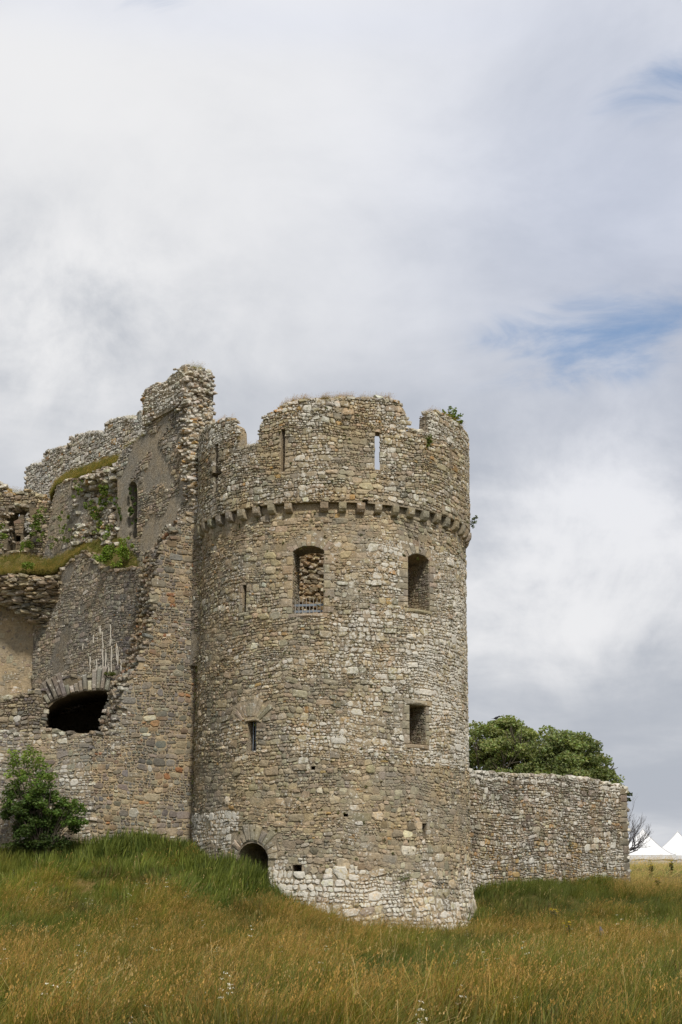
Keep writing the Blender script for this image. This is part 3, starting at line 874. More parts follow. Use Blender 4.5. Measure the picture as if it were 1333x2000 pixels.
# the wall that joins the tower on its left
FA = Fr(180, 46.9, 372, 48.3, 1600)
polyA = [(180, 1760), (374, 1760), (378, 1600), (385, 1350), (391, 1200), (395, 1080), (396, 1003), (372, 1003), (348, 1020), (338, 1050), (318, 1072), (308, 1100), (300, 1150), (300, 1190), (292, 1230), (284, 1262), (272, 1300), (250, 1325), (243, 1345), (236, 1380), (228, 1402), (222, 1432), (180, 1432)]
wall('buttress_wall', 'broad rubble wall of brown and grey stones in pale mortar, joined to the tower', FA, polyA, 1.6, M_MORTAR_PALE, MIXED, .62, 1.0, (.01, .045), seed=31, limit=300, edges=[6, 7, 8, 9, 10, 11, 12, 13, 14, 15, 16, 17, 18, 19, 20, 21], topsize=(.06, .15))
FL = Fr(-120, 46.9, 180, 46.9, 1600)
wall('low_wall', 'low weathered wall of worn grey stones behind the dark green bush', FL, [(-160, 1760), (180, 1760), (180, 1434), (130, 1432), (95, 1427), (60, 1434), (0, 1428), (-160, 1425)], 1.3, M_MORTAR, palette([(3, (.29, .26, .205)), (2, (.24, .22, .185)), (1, (.18, .165, .15)), (1, (.40, .375, .31))], .5, .12), .60, .93, (.008, .04), seed=32, limit=220, topsize=(.06, .14))

# the arched chamber behind it
FF = Fr(-120, 49.6, 300, 49.3, 1400)
hole = [(93, 1450), (96, 1385), (112, 1370), (135, 1359), (165, 1352), (200, 1350), (233, 1353), (231, 1375), (222, 1400), (216, 1450)]
uc, vc = FF.px(178, 1520); rin = FF.px(178, 1349)[1] - vc; rout = FF.px(178, 1318)[1] - vc
free = [(FF.px(80, 1400)[0], FF.px(250, 1400)[0], FF.px(160, 1372)[1], FF.px(160, 1312)[1])]
aw = wall('arched_wall', 'ruined wall with a low arch of thin upright stones over a black opening', FF, [(-160, 1640), (300, 1640), (300, 1332), (240, 1332), (200, 1322), (120, 1322), (88, 1345), (60, 1352), (0, 1366), (-160, 1380)], 5.8, M_MORTAR_DARK, palette([(3, (.27, .24, .185)), (2, (.20, .18, .15)), (1, (.15, .14, .13)), (1, (.33, .29, .21))], .3, .04), .58, 1, (.02, .07), [(hole, 5.6)], seed=33, limit=120, free=free, topsize=(.07, .16))
rng = random.Random(4); vs_ = []
for p in arc_stones(uc, vc, rin + .01, rout, radians(67), radians(123), 20, rng, .10):
    vs_.append((p, rng.choice([.05, .09, .13, .17]), jit(pick(rng, [(3, (.27, .25, .21)), (2, (.21, .19, .165)), (1, (.16, .145, .13)), (1, (.40, .37, .31))]), rng, .15), .35, 1))
add_stones(aw, vs_, FF.map, 300, name='voussoir')

# long inner wall, running back from the buttress
FB = Fr(310, 48.5, 64, 55.4, 1250)
polyB = [(64, 1345), (66, 1200), (80, 1180), (105, 1130), (118, 1118), (140, 1095), (165, 1078), (178, 1085), (196, 1105), (216, 1116), (240, 1112), (262, 1112), (300, 1105), (312, 1120), (312, 1338)]
def colB(u, v, rng):
    k = max(0, min(1, (3.6 - u) / 2.0 + .6 * noise.noise((u, v, 1))))
    return DARK(u, v, rng) if rng.random() < k else PLAS(u, v, rng)
bw = wall('inner_wall', 'grey inner wall with old render and white lime runs above the black arch', FB, polyB, 1.2, M_GREYR, colB, .52, .9, (.006, .035), seed=34, limit=150, edges=[3, 4, 5, 6, 7, 8, 9, 10, 11, 12], topsize=(.07, .17), topcol=BUFF,
          keep=lambda u, v: noise.noise((u * .8, v * .8, 2)) < .28 or u < 3.4)
rng = random.Random(8)
runs = []
for x, ya, yb, w in ((197, 1222, 1238, 3), (202, 1234, 1320, 3), (208, 1268, 1325, 2.2), (217, 1220, 1262, 2.6), (219, 1262, 1318, 3), (213, 1296, 1330, 3), (229, 1256, 1290, 2.6), (232, 1262, 1300, 1.8), (238, 1290, 1312, 2.2), (184, 1240, 1256, 2.6), (190, 1288, 1318, 2.4), (177, 1282, 1312, 2), (198, 1300, 1328, 5), (163, 1258, 1270, 1.8)):
    n = 7; pts = []
    L_, R_ = [], []
    for i in range(n):
        y = ya + (yb - ya) * i / (n - 1); ww = w * .8 * rng.uniform(.35, 1.2) * (.4 if i in (0, n - 1) else 1); dx = rng.uniform(-.7, .7)
        L_.append(FB.px(x - ww + dx, y)); R_.append(FB.px(x + ww + dx, y))
    V = [tuple(FB.at(u, v, .022)) for u, v in L_ + R_] + [tuple(FB.at((a[0] + b_[0]) / 2, a[1], .034)) for a, b_ in zip(L_, R_)]
    F = []
    for i in range(n - 1): F += [(i, i + 1, 2 * n + i + 1, 2 * n + i), (2 * n + i, 2 * n + i + 1, n + i + 1, n + i)]
    runs.append((V, F))
for rv_, rf_ in runs: mesh_obj('lime_run', rv_, rf_, M_CALC, bw)

# pale back wall of the vault and the stub of vaulting that hangs over it
FV = Fr(-120, 55.6, 66, 55.4, 1250)
vw = wall('vault_wall', 'pale buff rendered back wall below a hanging stub of broken vaulting, far left', FV, [(-160, 1520), (68, 1520), (68, 1110), (-160, 1120)], 1.0, M_BUFF, BUFF, .6, .45, (.004, .02), seed=35, limit=60, top=False)
rng = random.Random(9); spec = []
curve = lambda x: np.interp(x, [-60, 0, 20, 45, 62, 80, 92, 105], [1172, 1178, 1184, 1200, 1218, 1228, 1226, 1212])
topc = lambda x: np.interp(x, [-60, 0, 60, 105, 120], [1120, 1122, 1124, 1128, 1125])
for k in range(900):
    x = rng.uniform(-60, 112); y = rng.uniform(topc(x), curve(x)); s = rng.uniform(.06, .17)
    dep = 53.4 + (y - 1120) / 110 * 1.4 + max(0, (60 - x) / 60) * .6
    spec.append((tuple(P(x, y, dep + rng.uniform(-.1, .3))), (s * rng.uniform(1.1, 2), s, s * rng.uniform(.3, .6)), rng.uniform(-.5, .5), jit(pick(rng, [(3, (.33, .28, .20)), (2, (.26, .22, .165)), (1, (.18, .16, .13)), (1, (.40, .36, .28))]), rng, .2), .3))
spec.sort(key=lambda s: -s[1][0] * s[1][2])
rocks('vault_rubble', spec, M_STONE, vw, 120)
V = []
xsv = list(range(-160, 121, 10))
for x in xsv:
    yt, yb = float(topc(max(x, -60))), float(curve(max(-60, min(x, 105)))) - 6
    V += [tuple(P(x, yt, 53.8)), tuple(P(x, yb, 54.9)), tuple(P(x, yb - 6, 56.2)), tuple(P(x, yt, 56.2))]
F = []
for i in range(len(xsv) - 1):
    for k in range(4): F.append((i * 4 + k, i * 4 + 4 + k, i * 4 + 4 + (k + 1) % 4, i * 4 + (k + 1) % 4))
n = len(V); F += [(0, 1, 2, 3), (n - 1, n - 2, n - 3, n - 4)]
o = mesh_obj('vault_core', V, F, M_MORTAR_DARK, vw); recalc(o)

# tall wall with the narrow doorway
FE = Fr(420, 47.3, 230, 52.7, 900)
door2 = [(250, 1052), (249, 975), (250, 958), (253, 946), (258, 941), (264, 941), (268, 948), (269, 975), (268, 1052)]
sq = [(355, 908), (360, 908), (360, 917), (355, 917)]
polyE = [(228, 1300), (230, 905), (240, 880), (262, 862), (283, 845), (284, 772), (288, 762), (300, 755), (312, 748), (318, 752), (332, 744), (338, 735), (350, 730), (358, 718), (366, 714), (369, 740), (366, 800), (369, 830), (374, 880), (378, 940), (386, 1000), (392, 1040), (396, 1300)]
topz = FE.px(284, 830)[1]
def isTop(u, v):
    lim = FE.px(284, 833)[1] + .0 * u
    return v > lim + .25
def colE(u, v, rng):
    x_ = u
    if isTop(u, v): return GREYW(u, v, rng)
    return PLAS(u, v, rng) if rng.random() < .8 else BUFF(u, v, rng)
zcut = FE.px(330, 808)[1]
ew = wall('tall_wall', 'highest ruined wall fragment with a narrow arched doorway and white stones on top', FE, polyE, 1.1, M_PLASTER, colE, .55, 1.0, (.01, .06), [(door2, .9), (sq, .4)], seed=36, limit=260, rag=.05, topsize=(.06, .12), topcol=GREYW, edges=list(range(1, 22)),
          keep=lambda u, v: v > zcut or noise.noise((u * .9, v * .9, 6)) < -.02)
# the upper masonry stands proud of the render
lip = [fr_ for fr_ in [FE.px(284, 832)]]
polyT = [(284, 832), (284, 772), (288, 762), (300, 755), (312, 748), (318, 752), (332, 744), (338, 735), (350, 730), (358, 718), (367, 716), (366, 788)]
pt_ = [FE.px(x, y) for x, y in polyT]
slab('upper_masonry', FE, rough_outline(pt_, .03, .25, 2.0), .14, M_MORTAR, ew, (), .11)
rng = random.Random(12); its = []
us = [p[0] for p in pt_]; vs = [p[1] for p in pt_]
for r_ in rubble(min(us), max(us), min(vs), max(vs), .56, rng, 1.1):
    p = stone_poly(r_, rng, 3); c = cen(p)
    if inside(c, pt_):
        a_, b_ = GREYW(c[0], c[1], rng); its.append(([(x, y) for x, y in p], rng.uniform(.12, .18), a_, b_, 1))
add_stones(ew, its, FE.map, 40)
# broken core showing at the right-hand end
spec = []
for k in range(520):
    y = rng.uniform(722, 985); xe = np.interp(y, [720, 740, 800, 830, 880, 985], [366, 368, 366, 369, 374, 384]); s = rng.uniform(.05, .15)
    if rng.random() < .3:
        x = rng.uniform(xe - 18, xe); u, v = FE.px(x, y); dd = .04 + .2 * noise.noise((u * 2.2, v * 2.2, 1))
    else:
        u, v = FE.px(xe, y); dd = -rng.uniform(0, 1.08); u -= .12 * noise.noise((dd * 3, v * 2.5, 1)) + .02
        if FE.u.x < 0: pass
    spec.append((tuple(FE.at(u, v, dd)), (s * rng.uniform(1, 1.7), s, s * rng.uniform(.4, .65)), rng.uniform(-.9, .3), jit(pick(rng, [(3, (.40, .37, .30)), (2, (.30, .25, .18)), (1, (.19, .16, .12)), (1, (.5, .48, .43)), (.6, (.36, .24, .11))]), rng, .2), .6))
spec.sort(key=lambda s: -s[1][0] * s[1][2])
rocks('broken_core', spec, M_STONE, ew, 130)

# grey rendered wall with the grassy top, further back
FD = Fr(236, 52.9, 85, 58.0, 1000)
polyD = [(80, 1160), (86, 1080), (98, 1005), (104, 975), (112, 950), (128, 938), (150, 938), (160, 950), (168, 985), (186, 1010), (205, 1010), (238, 1000), (238, 1160)]
dw = wall('rendered_wall', 'grey rendered piece of wall with ivy, below a strip of golden grass on the ruin', FD, polyD, 1.0, M_PLASTER, PLAS, .5, .5, (.005, .03), seed=37, limit=60, rag=.05, edges=[1, 2, 3, 4, 5, 6, 7, 8, 9], topsize=(.06, .14), topcol=BUFF)
spec = []
for k in range(520):
    x = rng.uniform(150, 238); y = rng.uniform(np.interp(x, [150, 175, 200, 238], [945, 925, 915, 905]), 1065)
    s = rng.uniform(.07, .22); dep = np.interp(x, [85, 236], [58.0, 52.9]) + np.interp(y, [905, 940, 960, 1065], [-.3, -.2, .6, -.6])
    spec.append((tuple(P(x, y, dep + rng.uniform(-.15, .4))), (s * rng.uniform(1, 1.6), s, s * rng.uniform(.4, .65)), rng.uniform(-1, .2), jit(pick(rng, [(3, (.36, .33, .26)), (2, (.26, .22, .16)), (1, (.18, .15, .11)), (1, (.52, .5, .45)), (.5, (.36, .24, .11))]), rng, .2), .55))
spec.sort(key=lambda s: -s[1][0] * s[1][2])
rocks('tumbled_rubble', spec, M_STONE, dw, 110)

# stepped parapet behind
FG = Fr(290, 53.6, 50, 62.5, 900)
polyG = [(50, 1040), (50, 958), (53, 918), (60, 908), (78, 905), (87, 910), (88, 886), (96, 880), (118, 874), (137, 876), (140, 854), (158, 848), (190, 845), (208, 850), (210, 826), (228, 818), (250, 815), (266, 822), (272, 806), (286, 800), (310, 800), (310, 1040)]
wall('stepped_parapet', 'stepped line of broken battlements in pale stone along the top of the ruin', FG, polyG, 1.0, M_MORTAR_DARK, GREYW, .58, 1.0, (.015, .07), seed=38, limit=260, rag=.07, edges=list(range(1, 19)), topsize=(.07, .17))

# fragment with the window hole, far left
FH = Fr(-120, 59.0, 105, 58.6, 1000)
hw_hole = [(14, 1078), (17, 1040), (12, 1006), (21, 1002), (23, 992), (36, 994), (42, 985), (57, 990), (59, 1008), (67, 1022), (61, 1048), (48, 1060), (45, 1082)]
polyH = [(-160, 1180), (-160, 900), (-60, 915), (0, 944), (10, 958), (20, 966), (40, 963), (55, 958), (80, 968), (105, 985), (110, 1180)]
hw = wall('broken_window_wall', 'crumbling wall with a ragged window hole showing sky, far left of the ruin', FH, polyH, 1.1, M_MORTAR_DARK, BUFF, .5, 1.0, (.02, .09), [(hw_hole, 1.5)], seed=39, limit=150, rag=.08, edges=[1, 2, 3, 4, 5, 6, 7, 8], topsize=(.08, .18), topcol=palette([(2, (.36, .31, .23)), (1, (.34, .24, .12)), (1, (.5, .48, .42))], .5, .1))
spec = []
for k in range(110):
    i = rng.randrange(len(hw_hole)); a_, b_ = hw_hole[i], hw_hole[(i + 1) % len(hw_hole)]; t_ = rng.random()
    u, v = FH.px(a_[0] + (b_[0] - a_[0]) * t_ + rng.uniform(-5, 2), a_[1] + (b_[1] - a_[1]) * t_ + rng.uniform(-3, 3)); s = rng.uniform(.06, .17)
    spec.append((tuple(FH.at(u, v, rng.uniform(-.5, .12))), (s * rng.uniform(1, 1.7), s, s * .5), rng.uniform(-.6, .6), jit(pick(rng, [(2, (.34, .29, .21)), (1, (.24, .2, .15)), (1, (.42, .38, .3))]), rng, .2), .5))
rocks('hole_rubble', spec, M_STONE, hw, 30)
FI = Fr(-60, 62.6, 130, 62.2, 1000)
wall('far_inner_wall', 'brown inner wall seen through the ragged window hole at far left', FI, [(-100, 1180), (-100, 1030), (18, 1022), (30, 1016), (40, 1008), (46, 985), (60, 975), (120, 985), (120, 1180)], .8, M_MORTAR_DARK, palette([(2, (.24, .19, .14)), (2, (.20, .165, .125))], .15), .5, .8, (.01, .04), [([(30, 1058), (41, 1058), (41, 1046), (30, 1046)], .5)], seed=40, limit=40, top=False)

# ------------------------------------------------------------------ curtain wall on the right
FC = Fr(912, 50.2, 1226, 57.6, 1600)
topL = [(880, 1504), (915, 1507), (940, 1507), (985, 1512), (1040, 1515), (1100, 1517), (1150, 1523), (1190, 1531), (1222, 1537)]
polyC = [(1229, 1790), (880, 1790)] + topL + [(1224, 1538)]
ur = FC.px(1226, 1620)[0]
quo = []; z = .2; rng = random.Random(15); fre = []
zend = FC.px(1222, 1541)[1]
k = 0
while z < zend - .1:
    h = min(rng.uniform(.16, .36), zend - z); w = rng.choice([.28, .42, .62]) * rng.uniform(.9, 1.1)
    quo.append(([(ur - w, z + .008), (ur + .02, z + .008), (ur + .02, z + h - .008), (ur - w, z + h - .008)], .05, jit(pick(rng, [(3, (.20, .175, .14)), (1, (.26, .23, .18))]), rng, .15), .3, 9)); fre.append((ur - w, ur + 1, z, z + h)); z += h; k += 1
def colC(u, v, rng):
    c, l = CURT(u, v, rng)
    if v < 3.2 and rng.random() < .16: c = jit((.34, .25, .13), rng, .2)
    if v > zend - .1: l += .35
    return c, l
cw = wall('curtain_wall', 'free-standing rubble wall with orange and white lichen running right from the tower foot', FC, polyC, 1.0, M_MORTAR_DARK, colC, .56, 1.0, (.015, .06), seed=41, limit=240, rag=.05, clipr=ur, free=fre, edges=list(range(2, 12)), topsize=(.06, .17), topcol=palette([(3, (.42, .39, .33)), (2, (.3, .27, .21)), (2, WHITE)], .7, .2))
add_stones(cw, quo, FC.map, 60, name='quoin')

# ------------------------------------------------------------------ grass
def blade_mesh(name, blades, m):
    """blades: list of (base, lean vector, height, width, shade, head) -> one tuft, local coordinates"""
    V, F, T = [], [], []
    for (bx, by, lx, ly, h, w, sh, head) in blades:
        a = atan2(ly, lx) + pi / 2 + random.uniform(-.5, .5); wx, wy = cos(a) * w / 2, sin(a) * w / 2
        seg = 3; o = len(V)
        for i in range(seg + 1):
            t_ = i / seg; x, y, z = bx + lx * t_ ** 1.8, by + ly * t_ ** 1.8, h * (t_ - .18 * t_ * t_ * min(1, math.hypot(lx, ly) / h * 2))
            k = (1 - t_ * .85) if not head else .7
            V += [(x - wx * k, y - wy * k, z), (x + wx * k, y + wy * k, z)]; T += [sh + [1]] * 2
        for i in range(seg): F.append((o + 2 * i, o + 2 * i + 1, o + 2 * i + 3, o + 2 * i + 2))
        if head:
            x, y, z = V[-1]
            for q in range(head):
                hx, hy, hz = x + random.uniform(-.014, .014) - lx * .06 * q / head, y + random.uniform(-.014, .014), z - q * .016
                s = random.uniform(.0035, .0075); b_ = len(V); aa = random.uniform(0, pi)
                V += [(hx - cos(aa) * s, hy - sin(aa) * s, hz), (hx + cos(aa) * s * .3, hy, hz - s), (hx + cos(aa) * s, hy + sin(aa) * s, hz + s * 1.5), (hx, hy, hz + s * 2.4)]
                T += [[sh[0] * 1.1, sh[1] * 1.05, sh[2] * 1.1, 1]] * 4; F.append((b_, b_ + 1, b_ + 2, b_ + 3))
    me = bpy.data.meshes.new(name); me.from_pydata(V, [], F)
    a = me.color_attributes.new('shade', 'FLOAT_COLOR', 'POINT'); a.data.foreach_set('color', np.array(T, dtype=np.float32).ravel())
    me.materials.append(m); me.update()
    return bpy.data.objects.new(name, me)
def make_tuft(kind):
    B = []
    U = random.uniform
    if kind == 'green':
        for _ in range(24):
            a = U(0, 2 * pi); L = U(.05, .34); B.append((U(-.13, .13), U(-.13, .13), cos(a) * L + .09, sin(a) * L, U(.14, .50), U(.006, .011), [U(.6, 1.35)] * 3, 0))
    elif kind == 'seed':
        for _ in range(6):
            a = U(0, 2 * pi); L = U(.05, .42); s = U(.65, 1.3); B.append((U(-.16, .16), U(-.16, .16), cos(a) * L + .12, sin(a) * L, U(.24, .60), .0042, [s * 1.08, s, s * .9], random.randint(2, 6)))
        for _ in range(9):
            a = U(0, 2 * pi); L = U(.04, .2); B.append((U(-.1, .1), U(-.1, .1), cos(a) * L + .05, sin(a) * L, U(.15, .40), .007, [U(.35, .6), U(.5, .85), U(.3, .5)], 0))
    elif kind == 'herb':
        for _ in range(16):
            a = U(0, 2 * pi); x, y, h = U(-.12, .12), U(-.12, .12), U(.06, .42); L = U(.05, .11)
            B.append((x, y, cos(a) * .03, sin(a) * .03, h, .006, [.8] * 3, 0))
            B.append((x + cos(a) * .03, y + sin(a) * .03, cos(a) * L, sin(a) * L, h * .9, .035, [U(.7, 1.3)] * 3, 0))
    elif kind == 'flower':
        for _ in range(3):
            x, y, h = U(-.1, .1), U(-.1, .1), U(.38, .58)
            B.append((x, y, .03, .02, h, .005, [.25, .4, .15], 0))
    return B
def col_of(name, objs):
    c = bpy.data.collections.new(name)
    for o in objs: c.objects.link(o)
    return c
SRC = {}
for kd, n in (('green', 6), ('seed', 6), ('herb', 4)):
    SRC[kd] = col_of('src_' + kd, [blade_mesh('%s_tuft_%03d' % (kd, i), make_tuft(kd), M_GRASS) for i in range(n)])
def flower_obj(i):
    o = blade_mesh('flower_%03d' % i, make_tuft('flower'), M_GRASS); me = o.data
    bm = bmesh.new(); bm.from_mesh(me); cl_ = bm.verts.layers.float_color['shade']
    tops = [v.co.copy() for v in bm.verts if v.co.z > .36]
    for tp in tops[::2]:
        for q in range(6):
            c = tp + Vector((random.uniform(-.03, .03), random.uniform(-.03, .03), random.uniform(0, .02)))
            vs = [bm.verts.new(c + Vector((cos(k * 2.094) * .0095, sin(k * 2.094) * .0095, random.uniform(-.008, .008)))) for k in range(3)]
            for v in vs: v[cl_] = (1, 1, 1, 1)
            bm.faces.new(vs)
    bm.to_mesh(me); bm.free(); return o
SRC['flower'] = col_of('src_flower', [flower_obj(i) for i in range(3)])

def scatter(name, pts, col, scl, tilt, coll, nvar, kindtag='stuff', label=None, group=None):
    n = len(pts); me = bpy.data.meshes.new(name); me.from_pydata([tuple(p) for p in pts], [], [])
    rot = np.zeros((n, 3), np.float32); rot[:, :2] = np.random.normal(0, .08, (n, 2)) + np.array(tilt); rot[:, 2] = np.random.uniform(-.9, .9, n)
    for q in range(n):
        x_, y_ = pts[q][0], pts[q][1]
        rot[q, 0] += .75 * noise.noise((x_ * .7, y_ * .5, 3.0)); rot[q, 1] += .12 + .75 * noise.noise((x_ * .6, y_ * .6, 13.0))
    def attr(nm, ty, dom, dat, key):
        a = me.attributes.new(nm, ty, dom); a.data.foreach_set(key, np.ascontiguousarray(dat).ravel())
    attr('rot', 'FLOAT_VECTOR', 'POINT', rot, 'vector')
    attr('scl', 'FLOAT', 'POINT', np.asarray(scl, np.float32), 'value')
    attr('idx', 'INT', 'POINT', np.random.randint(0, nvar, n).astype(np.int32), 'value')
    attr('tint', 'FLOAT_COLOR', 'POINT', np.hstack([col, np.ones((n, 1))]).astype(np.float32), 'color')
    o = bpy.data.objects.new(name, me); COL.objects.link(o)
    t = bpy.data.node_groups.new(name, 'GeometryNodeTree')
    t.interface.new_socket('Geometry', in_out='INPUT', socket_type='NodeSocketGeometry'); t.interface.new_socket('Geometry', in_out='OUTPUT', socket_type='NodeSocketGeometry')
    i_, o_ = t.nodes.new('NodeGroupInput'), t.nodes.new('NodeGroupOutput')
    ip = t.nodes.new('GeometryNodeInstanceOnPoints'); ci = t.nodes.new('GeometryNodeCollectionInfo')
    ci.inputs['Collection'].default_value = coll; ci.inputs['Separate Children'].default_value = True; ci.inputs['Reset Children'].default_value = True
    ip.inputs['Pick Instance'].default_value = True
    def na(nm, ty):
        a = t.nodes.new('GeometryNodeInputNamedAttribute'); a.data_type = ty; a.inputs['Name'].default_value = nm; return a.outputs['Attribute']
    L = t.links.new
    L(i_.outputs[0], ip.inputs['Points']); L(ci.outputs[0], ip.inputs['Instance'])
    L(na('idx', 'INT'), ip.inputs['Instance Index']); L(na('rot', 'FLOAT_VECTOR'), ip.inputs['Rotation']); L(na('scl', 'FLOAT'), ip.inputs['Scale'])
    L(ip.outputs[0], o_.inputs[0])
    md = o.modifiers.new('grow', 'NODES'); md.node_group = t
    o['kind'] = kindtag
    if label: o['label'] = label
    return o
def to_px(p):
    """image position of points: used only to leave out what is far outside the frame"""
    d = p - np.array(EYE); zc = d @ np.array(fw)
    return 666.5 + FPX * (d @ np.array(rt)) / zc, 1000 - FPX * (d @ np.array(up)) / zc
def fbm(x, y, s, seed):
    return np.array([noise.fractal((a * s, b * s, seed), .6, 2.0, 4) for a, b in zip(x, y)])
rs = np.random.RandomState(17)
def field(ymin, ymax, dens):
    A = .27 * (ymax ** 2 - ymin ** 2) * 1.0; n = int(A * dens * 2)
    y = np.sqrt(rs.uniform(ymin ** 2, ymax ** 2, n)); x = rs.uniform(-.30, .30, n) * y
    k = rs.uniform(size=n) < 1
    return x[k], y[k]
fx, fy = [], []
for a, b_, d in ((13.5, 22, 36), (22, 32, 30), (32, 44, 26), (44, 60, 20), (60, 84, 9)):
    x, y = field(a, b_, d); fx.append(x); fy.append(y)
fx = np.concatenate(fx); fy = np.concatenate(fy)
# keep clear of walls and tower
ok = np.hypot(fx - AX, fy - AY) > R + .12
ok &= ~((fy > 46.8) & (fx < AX - 3) & (fy < 84))
for fr, th_ in ((FC, 1.0),):
    q = np.stack([fx - fr.o.x, fy - fr.o.y], 1); uu = q @ np.array(fr.u[:2]); dd = q @ np.array(fr.n[:2])
    ok &= ~((uu > -1) & (uu < ur + .05) & (dd < .12) & (dd > -th_ - .1)); ok &= ~((uu < ur) & (dd < -1) & (uu > -3) )
fx, fy = fx[ok], fy[ok]; fz = ground_z(fx, fy) if len(fx) < 60000 else np.concatenate([ground_z(fx[i:i + 20000], fy[i:i + 20000]) for i in range(0, len(fx), 20000)])
Pn = np.stack([fx, fy, fz - .02], 1)
n1 = fbm(fx, fy, .16, 1.0); n2 = fbm(fx, fy, .5, 5.0); n3 = fbm(fx, fy, 1.6, 9.0)
pxx, pyy = to_px(Pn)
dry = n1 * 1.3 + n2 * 1.0 + n3 * .5
near_wall = np.exp(-((pxx - 480) / 230) ** 2 - ((pyy - 1735) / 40) ** 2) + np.exp(-((pxx - 240) / 240) ** 2 - ((pyy - 1680) / 26) ** 2)
green_r = np.exp(-((pxx - 1060) / 150) ** 2 - ((pyy - 1765) / 28) ** 2) + .7 * np.exp(-((pxx - 1270) / 90) ** 2 - ((pyy - 1780) / 22) ** 2)
straw = np.clip((pxx - 1180) / 40, 0, 1) * np.exp(-((pyy - 1708) / 34) ** 2)
green_l = .6 * np.exp(-((pxx + 20) / 220) ** 2 - ((pyy - 1780) / 60) ** 2)
brown_d = .5 * np.exp(-((pyy - 1800) / 60) ** 2) * np.exp(-((pxx - 420) / 260) ** 2)
dry = dry - .02 - .8 * near_wall - .9 * green_r + 2.4 * straw - .4 * green_l + .5 * brown_d
isdry = dry + rs.normal(0, .2, len(dry)) > .22
isherb = (~isdry) & ((near_wall + green_l * .5 + rs.uniform(-.35, .35, len(dry))) > .45)
isgreen = ~isdry & ~isherb
def tone(c0, c1, t_): return np.array(c0)[None] * (1 - t_[:, None]) + np.array(c1)[None] * t_[:, None]
tt = np.clip(.5 + n3 * .6 + n2 * .4 + rs.normal(0, .2, len(dry)), 0, 1)
cdry = tone((.18, .125, .04), (.41, .285, .09), tt); cdry = cdry * (1 - straw[:, None]) + straw[:, None] * np.array([.62, .50, .24])
cgre = tone((.05, .078, .012), (.19, .195, .032), np.clip(tt + n2 * .5, 0, 1)); cgre = cgre * (1 - .6 * np.clip(green_r, 0, 1)[:, None]) + np.clip(green_r, 0, 1)[:, None] * .6 * np.array([.08, .11, .03])
yl = np.exp(-((pxx - 90) / 150) ** 2 - ((pyy - 1745) / 45) ** 2)[:, None]; cgre = cgre * (1 - .6 * yl) + .6 * yl * np.array([.26, .27, .035])
cher = tone((.08, .12, .02), (.22, .25, .045), tt)
sc_ = rs.uniform(.6, 1.25, len(dry)) * np.clip(1 + .55 * n2 + .3 * n3, .55, 1.4)
sc_ = np.where(np.hypot(fx - AX, fy - AY) < R + .6, sc_ * .7, sc_)
scatter('meadow_grass', Pn[isdry], cdry[isdry], sc_[isdry], (0, .12), SRC['seed'], 6)
scatter('green_grass', Pn[isgreen], cgre[isgreen], sc_[isgreen], (0, .1), SRC['green'], 6)
scatter('weeds', Pn[isherb], cher[isherb], sc_[isherb] * 1.1, (0, 0), SRC['herb'], 4)
# an undergrowth of green between the dry stems
k = isdry & (rs.uniform(size=len(dry)) < .85 * (1 - np.clip(straw * 1.3, 0, 1)))
scatter('undergrowth', Pn[k] + np.array([.06, .05, 0]), cgre[k] * np.array([1.1, .98, .9]), sc_[k] * 1.0, (0, .05), SRC['green'], 6)
# docks and sorrel, in loose colonies
k = (fbm(fx, fy, .45, 57.0) + rs.normal(0, .12, len(fx)) > .42) & (fy < 50) & (rs.uniform(size=len(fx)) < .30)
scatter('dock_plants', Pn[k], tone((.09, .065, .025), (.20, .20, .05), rs.uniform(size=k.sum()) ** .8), rs.uniform(.8, 1.5, k.sum()), (0, 0), SRC['herb'], 4)
k = (rs.uniform(size=len(fx)) < .012) & (fy < 50)
scatter('tall_stems', Pn[k], tone((.36, .28, .12), (.50, .42, .22), rs.uniform(size=k.sum())), rs.uniform(1.2, 1.7, k.sum()), (0, .1), SRC['seed'], 6)
# small white umbels
k = (rs.uniform(size=len(dry)) < np.clip(.004 + .02 * (fbm(fx, fy, .35, 31.0) > .28), 0, 1)) & (fy < 44)
scatter('wildflowers', Pn[k], np.tile(np.array([.78, .76, .66]), (k.sum(), 1)), sc_[k] * .8, (0, 0), SRC['flower'], 3)

wx, wy = [], []
for _ in range(900):
    th = radians(rs.uniform(-88, 12)) if rs.uniform() < .8 else radians(rs.uniform(12, 80)); q = R + .12 + abs(rs.normal(0, .45))
    if th > radians(-8) and rs.uniform() < .6: continue
    wx.append(AX + q * sin(th)); wy.append(AY - q * cos(th))
for _ in range(500):
    u = rs.uniform(0, ur + .3); q = .15 + abs(rs.normal(0, .35)); p = FC.at(u, 0, q); wx.append(p.x); wy.append(p.y)
for _ in range(700):
    x = rs.uniform(-11.5, -4.6); wx.append(x); wy.append(46.6 - abs(rs.normal(0, .6)) + (.9 if x > -7 else 0))
wx, wy = np.array(wx), np.array(wy)
k = np.hypot(wx - AX, wy - AY) > R + .1; wx, wy = wx[k], wy[k]
wpx, wpy = to_px(np.stack([wx, wy, ground_z(wx, wy)], 1)); wbig = 1 + .8 * np.exp(-((wpx - 240) / 90) ** 2) + .9 * np.exp(-((wpx - 475) / 50) ** 2)
Pw = np.stack([wx, wy, ground_z(wx, wy) - .03], 1); nw = len(wx)
scatter('wall_foot_weeds', Pw, tone((.06, .095, .018), (.20, .23, .045), rs.uniform(size=nw)), rs.uniform(.6, 1.4, nw) * wbig, (0, 0), SRC['herb'], 4)
k = rs.uniform(size=nw) < .6
scatter('wall_foot_grass', Pw[k], tone((.07, .11, .02), (.22, .20, .06), rs.uniform(size=k.sum())), rs.uniform(.7, 1.3, k.sum()), (0, .15), SRC['green'], 6)
